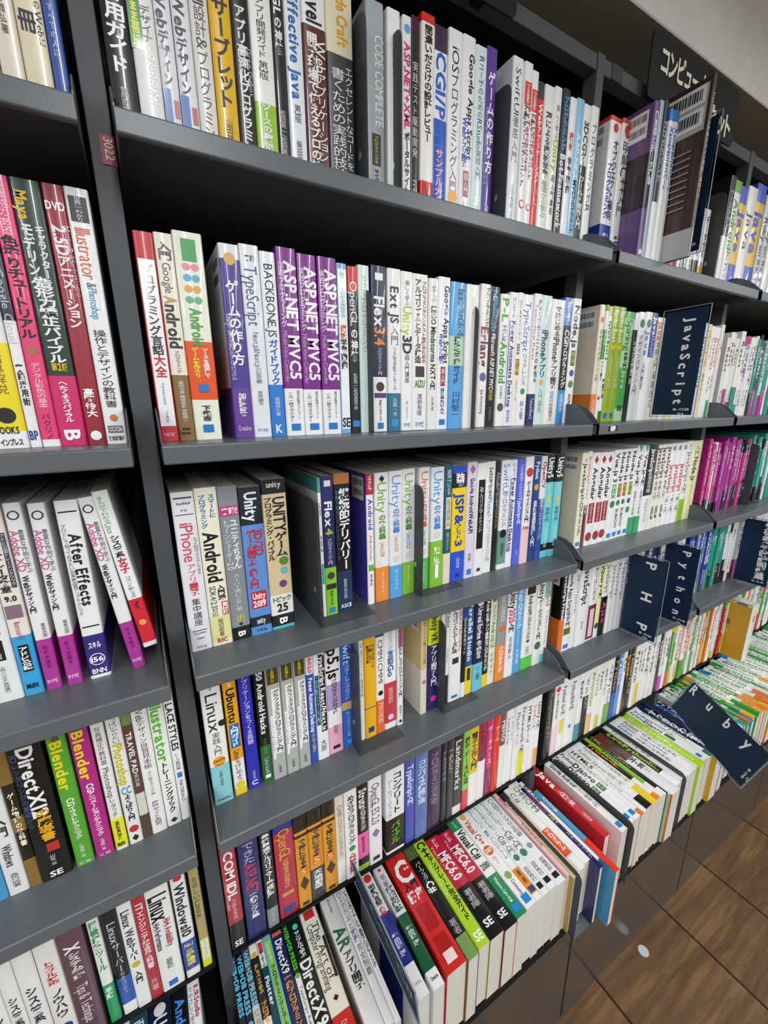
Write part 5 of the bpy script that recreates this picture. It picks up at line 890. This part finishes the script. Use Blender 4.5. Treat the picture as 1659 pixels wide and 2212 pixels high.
bookend(0.4415, -0.7004, 'grey bookend on the third shelf in front of an orange-lettered white book', y0=.046)
bookend(1.9719, -0.7004, 'grey bookend on the third shelf between magenta and teal books')
bookend(0.2856, -1.0207, 'grey bookend on the fourth shelf right of the blue book', y0=.041)
bookend(0.5106, -1.0207, 'grey bookend on the fourth shelf right of the lime and navy book', y0=.05)
def tray_end(X, zt, yf, lab):
    e = empty('bookend', lab, 'bookend', (X, 0, -1.6655), group='grey bookends standing in the tray'); h = zt+1.6655; r = 0.02
    a = [(yf+r-r*math.cos(t), h-r+r*math.sin(t)) for t in np.linspace(0, math.pi/2, 6)]
    b2 = [(yf+0.27-r+r*math.sin(t), h-r+r*math.cos(t)) for t in np.linspace(0, math.pi/2, 5)]
    MB().prism([(yf, 0)]+a+b2+[(yf+0.27, 0)], -0.0012, 0, 'x').build('upright_plate', M_BOOKEND, e, bevel=0.0004, seg=1)
    MB().box(0, 0.1, yf if X < 0.9 else yf+0.06, yf+0.2, 0.0, 0.0008).build('foot_plate', M_METAL, e)
tray_end(0.7795, -1.448, -0.176, 'grey bookend standing in the tray right of the white books')
tray_end(1.0225, -1.448, -0.166, 'grey bookend standing in the tray left of the two spine-up white books with green pills')
tray_end(1.318, -1.445, -0.158, 'grey bookend standing in the tray right of the thin black book')
tray_end(1.5605, -1.445, -0.156, 'grey bookend standing in the tray left of the crimson and navy books')

# ---------------------------------------------------------------- category signs
def sign(corners, text, code, lab, horizontal=False):
    """corners: back-top, front-top, front-bottom, back-bottom of the acrylic sleeve (world). The face looks towards -X."""
    A, B, C, D_ = [Vector(c) for c in corners]
    cen = (A+B+C+D_)/4; e = empty('category_sign', lab, 'sign', cen, group='navy acrylic category signs')
    ly = (B-A).normalized(); lz = (D_-A).normalized(); nr = ly.cross(lz).normalized()
    if nr.x > 0: nr = -nr
    wy, hz = (B-A).length, (D_-A).length; o = A-cen
    def slab(name, m, ins, th, off):
        V = []
        for s in (0, 1):
            for a, b in ((ins, ins), (wy-ins, ins), (wy-ins, hz-ins), (ins, hz-ins)): V.append(tuple(o+ly*a+lz*b+nr*(off-th*s)))
        return link(name, mesh_from(name, V, [(0, 1, 2, 3), (7, 6, 5, 4), (0, 4, 5, 1), (1, 5, 6, 2), (2, 6, 7, 3), (3, 7, 4, 0)], [m]), e)
    slab('card', M_NAVY, 0.006, 0.0006, 0.0)
    slab('acrylic_sleeve', M_CLEAR, 0.0, 0.0026, 0.001)
    for nm, a0, a1, b0, b1 in (('rim', 0, wy, 0, .0009), ('rim', 0, wy, hz-.0009, hz), ('rim', 0, .0009, 0, hz), ('rim', wy-.0009, wy, 0, hz)):
        V = [tuple(o+ly*a+lz*b+nr*z) for z in (0.0013, -0.0017) for a, b in ((a0, b0), (a1, b0), (a1, b1), (a0, b1))]
        link('sleeve_glint', mesh_from('sleeve_glint', V, [(0, 1, 2, 3), (7, 6, 5, 4), (0, 4, 5, 1), (1, 5, 6, 2), (2, 6, 7, 3), (3, 7, 4, 0)], [M_RIM]), e)  # added pale strips stand in for lit edges of the sleeve
    return e, o, ly, lz, nr, wy, hz
def up_sign(X, y0, y1, z0, z1, text, code, lab, spread=True, tw=0.20):
    e, o, ly, lz, nr, wy, hz = sign([(X, y1, z1), (X, y0, z1), (X, y0, z0), (X, y1, z0)], text, code, lab)
    n = len(text); run_l = hz*0.74; pitch = run_l/max(n-1, 1)
    ch = min(wy*tw, pitch*0.98 if n > 6 else pitch)
    for i, c in enumerate(text):
        V, T = glyph(c, True)
        lo, hi = bb(V); V = (V-[(lo[0]+hi[0])/2, CAP/2])/CAP*ch
        if is_cjk(c):
            P = [tuple(o+ly*(wy*0.72+v[0])+lz*(hz*0.10+pitch*i-v[1])+nr*0.0014) for v in V-[0, 0]]
        else: P = [tuple(o+ly*(wy*0.72+v[1]-ch/2)+lz*(hz*0.11+pitch*i+v[0])+nr*0.0014) for v in V]
        link('letter', mesh_from('letter', P, T.tolist(), [M_WHITE]), e)
    for k, line in enumerate(code):
        text_mesh('code', line, 0.0065, 0.0075*len(line), M_WHITE, e, (o+ly*(wy*0.72-0.0038*len(line))+lz*(hz*0.925+k*0.011)+nr*0.001, ly, lz, nr), vertical=False, bold=False)
    return e
up_sign(1.185, -0.063, 0.044, -0.3495, -0.0855, 'JavaScript', ['11-08', '04'], 'navy sign lettered JavaScript jutting from the second shelf', tw=0.25)
up_sign(1.234, -0.045, 0.070, -1.0195, -0.7515, 'PHP', ['11-08', '05'], 'navy sign lettered PHP jutting from the fourth shelf', tw=0.25)
up_sign(1.420, -0.047, 0.058, -1.0195, -0.7465, 'Python', ['11-08', '06'], 'navy sign lettered Python behind the PHP sign', tw=0.22)
up_sign(1.150, -0.037, 0.075, 0.0225, 0.296, 'CC++C#', ['11-08', '02'], 'navy sign behind the brown protruding book on the top shelf', tw=0.25)
up_sign(2.0, -0.053, 0.064, -1.018, -0.750, '技術者資格試験問題集', ['11-09'], 'navy sign with white kanji jutting from the fourth shelf at right edge', tw=0.3)
# the leaning Ruby sign and the small sign between the tray books
e, o, ly, lz, nr, wy, hz = sign([(1.571, -.035, -1.271), (1.381, -.317, -1.267), (1.324, -.28, -1.384), (1.515, .002, -1.387)], 'Ruby', '', 'navy sign lettered Ruby leaning over the tray books')
for i, c in enumerate('Ruby'):
    V, T = glyph(c, True); lo, hi = bb(V); V = (V-[(lo[0]+hi[0])/2, CAP/2])/CAP*0.03
    P = [tuple(o+ly*(wy*(0.09+0.235*i)+v[0])+lz*(hz*0.2-v[1])+nr*0.0014) for v in V]
    link('letter', mesh_from('letter', P, T.tolist(), [M_WHITE]), e)
text_mesh('code', '11-08', 0.008, 0.036, M_WHITE, e, (o+ly*(wy*0.95)+lz*(hz*0.55)+nr*0.001, lz, -ly, nr), vertical=False, bold=False)
text_mesh('code', '07', 0.008, 0.012, M_WHITE, e, (o+ly*(wy*0.985)+lz*(hz*0.7)+nr*0.001, lz, -ly, nr), vertical=False, bold=False)
e, o, ly, lz, nr, wy, hz = sign([(0.272, 0.095, -1.335), (0.272, -0.187, -1.335), (0.285, -0.187, -1.445), (0.285, 0.095, -1.445)], 'C', '', 'dark acrylic sign lettered C, C++ and C# between the tray books')
for t, s, a in (('C', 0.05, 0.02), ('C++', 0.36, 0.08), ('C#', 0.76, 0.05)):
    text_mesh('letter', t, 0.035, a+0.01, mat('grey_print', '9aa0a8', rough=.5), e, (o+ly*(wy*s)+lz*(hz*0.3)+nr*0.001, ly, lz, nr), vertical=False, bold=False)

# black boards over the bookcases
def board(x0, x1, z0, z1, lines, lab, y=0.066):
    e = empty('header_sign', lab, 'sign', ((x0+x1)/2, y, (z0+z1)/2), group='black header signs over the bookcases'); w, h = (x1-x0)/2, (z1-z0)/2; r = 0.012; P = []
    for cx, cz, a0 in ((w-r, h-r, 0), (-w+r, h-r, 90), (-w+r, -h+r, 180), (w-r, -h+r, 270)):
        P += [(cx+r*math.cos(math.radians(a0+t)), cz+r*math.sin(math.radians(a0+t))) for t in (0, 30, 60, 90)]
    MB().prism(P, -0.003, 0.0, 'y').build('board', mat('black_board', '12110f', rough=0.6, spec=0.3), e)
    for k in (-1, 1): MB().box(k*w*0.6-0.01, k*w*0.6+0.01, 0.0, 0.016, -h, -h+0.05).build('hanger', M_DARK, e)
    for t, fx, fz, s, L in lines: text_mesh('lettering', t, s, L, mat('ivory_letters', 'e8e6cc', rough=.5), e, ((-w+2*w*fx, -0.0035, h-2*h*fz), (1, 0, 0), (0, 0, -1), (0, -1, 0)), vertical=False)
board(1.03, 1.425, 0.336, 0.457, [('コンピュータ', 0.09, 0.38, 0.052, 0.20), ('ネット', 0.64, 0.72, 0.052, 0.12)], 'black board lettered in white katakana above the right bookcase')
board(0.24, 0.633, 0.328, 0.452, [('コンピュータ', 0.09, 0.38, 0.052, 0.20)], 'black board above the middle bookcase, cut by the top of the frame')
pl = MB().box(0.93, 0.965, 0.0805, 0.082, 0.345, 0.372).build('frame_label', mat('grey_plastic_label', '2c2e30', rough=.5)); pl['label'] = 'dark square label on the top rail of the right bookcase'; pl['category'] = 'label'

# ---------------------------------------------------------------- single large books shown by their covers
def big_book(X, y0, z0, w, h, D, side, spine, items, lab, prints):
    e = empty('book', lab, 'book', (X+w/2, y0, z0), group='books pulled out in front of the others')
    V, F, C, S = cover_arrays(w, h, D, spine, [], items, side, False)
    link('cover', mesh_from('cover', V, F, [M_PRINT], None, S, C), e)
    PV, PF = page_arrays(w, h, D); link('page_block', mesh_from('page_block', PV, PF, [M_PAPER]), e)
    V, F, C = [], [], []
    for k, (ya, yb, za, zb, c) in enumerate(prints):
        n = len(V); x = -w/2-0.0002-0.0001*k; V += [(x, ya*D, za*h), (x, ya*D, zb*h), (x, yb*D, zb*h), (x, yb*D, za*h)]; F.append((n, n+1, n+2, n+3)); C += [lin(c)]*4
    if V: link('cover_print', mesh_from('cover_print', V, F, [M_PRINT], None, None, C), e)
rr = random.Random(3); pr = [(0, 1, 0, .17, 'b8bcb8'), (0.03, 0.97, 0.72, 0.97, 'b0aca4'), (.05, .52, .87, .97, 'e8e8e8'), (.05, .52, .75, .85, 'e8e8e8')]
for zz in (.89, .77):
    y = .08
    while y < .48: b_ = rr.choice((.006, .01, .014)); pr.append((y, y+b_, zz, zz+.06, '222')); y += b_+rr.choice((.006, .01))
for i in range(9):
    y1 = rr.uniform(.3, .75); pr.append((.1, y1, .30+i*.04, .306+i*.04, 'b8a8a0'))
big_book(1.10, -0.035, 0.0075, 0.012, 0.336, 0.235, '3a241e', '3a241e', ['.05 .9 d8c8b8 b.6 プロジェクトマネジメント知識体系ガイド'], 'large brown book with a barcode panel pulled out on the top shelf', pr)
big_book(MUX, MUY, -1.39, 0.052, 0.262, 0.19, 'c8961c', 'e8e8e4', ['.2 .3 777 b.2 ■', '.5 .8 888 r.15 テキスト'], 'thick white-spined book with a mustard yellow cover below the exam sign',
         [(.0, .8, .955, .985, 'e8d8a0'), (.1, .3, .955, .985, '2a70c0'), (.55, .75, .955, .985, 'c83030'), (.5, .78, .55, .68, 'e8e0d8'), (.5, .78, .38, .5, 'e8e0d8'), (.35, .48, .56, .66, '8a5a30'), (.35, .48, .4, .48, 'b8c040')])
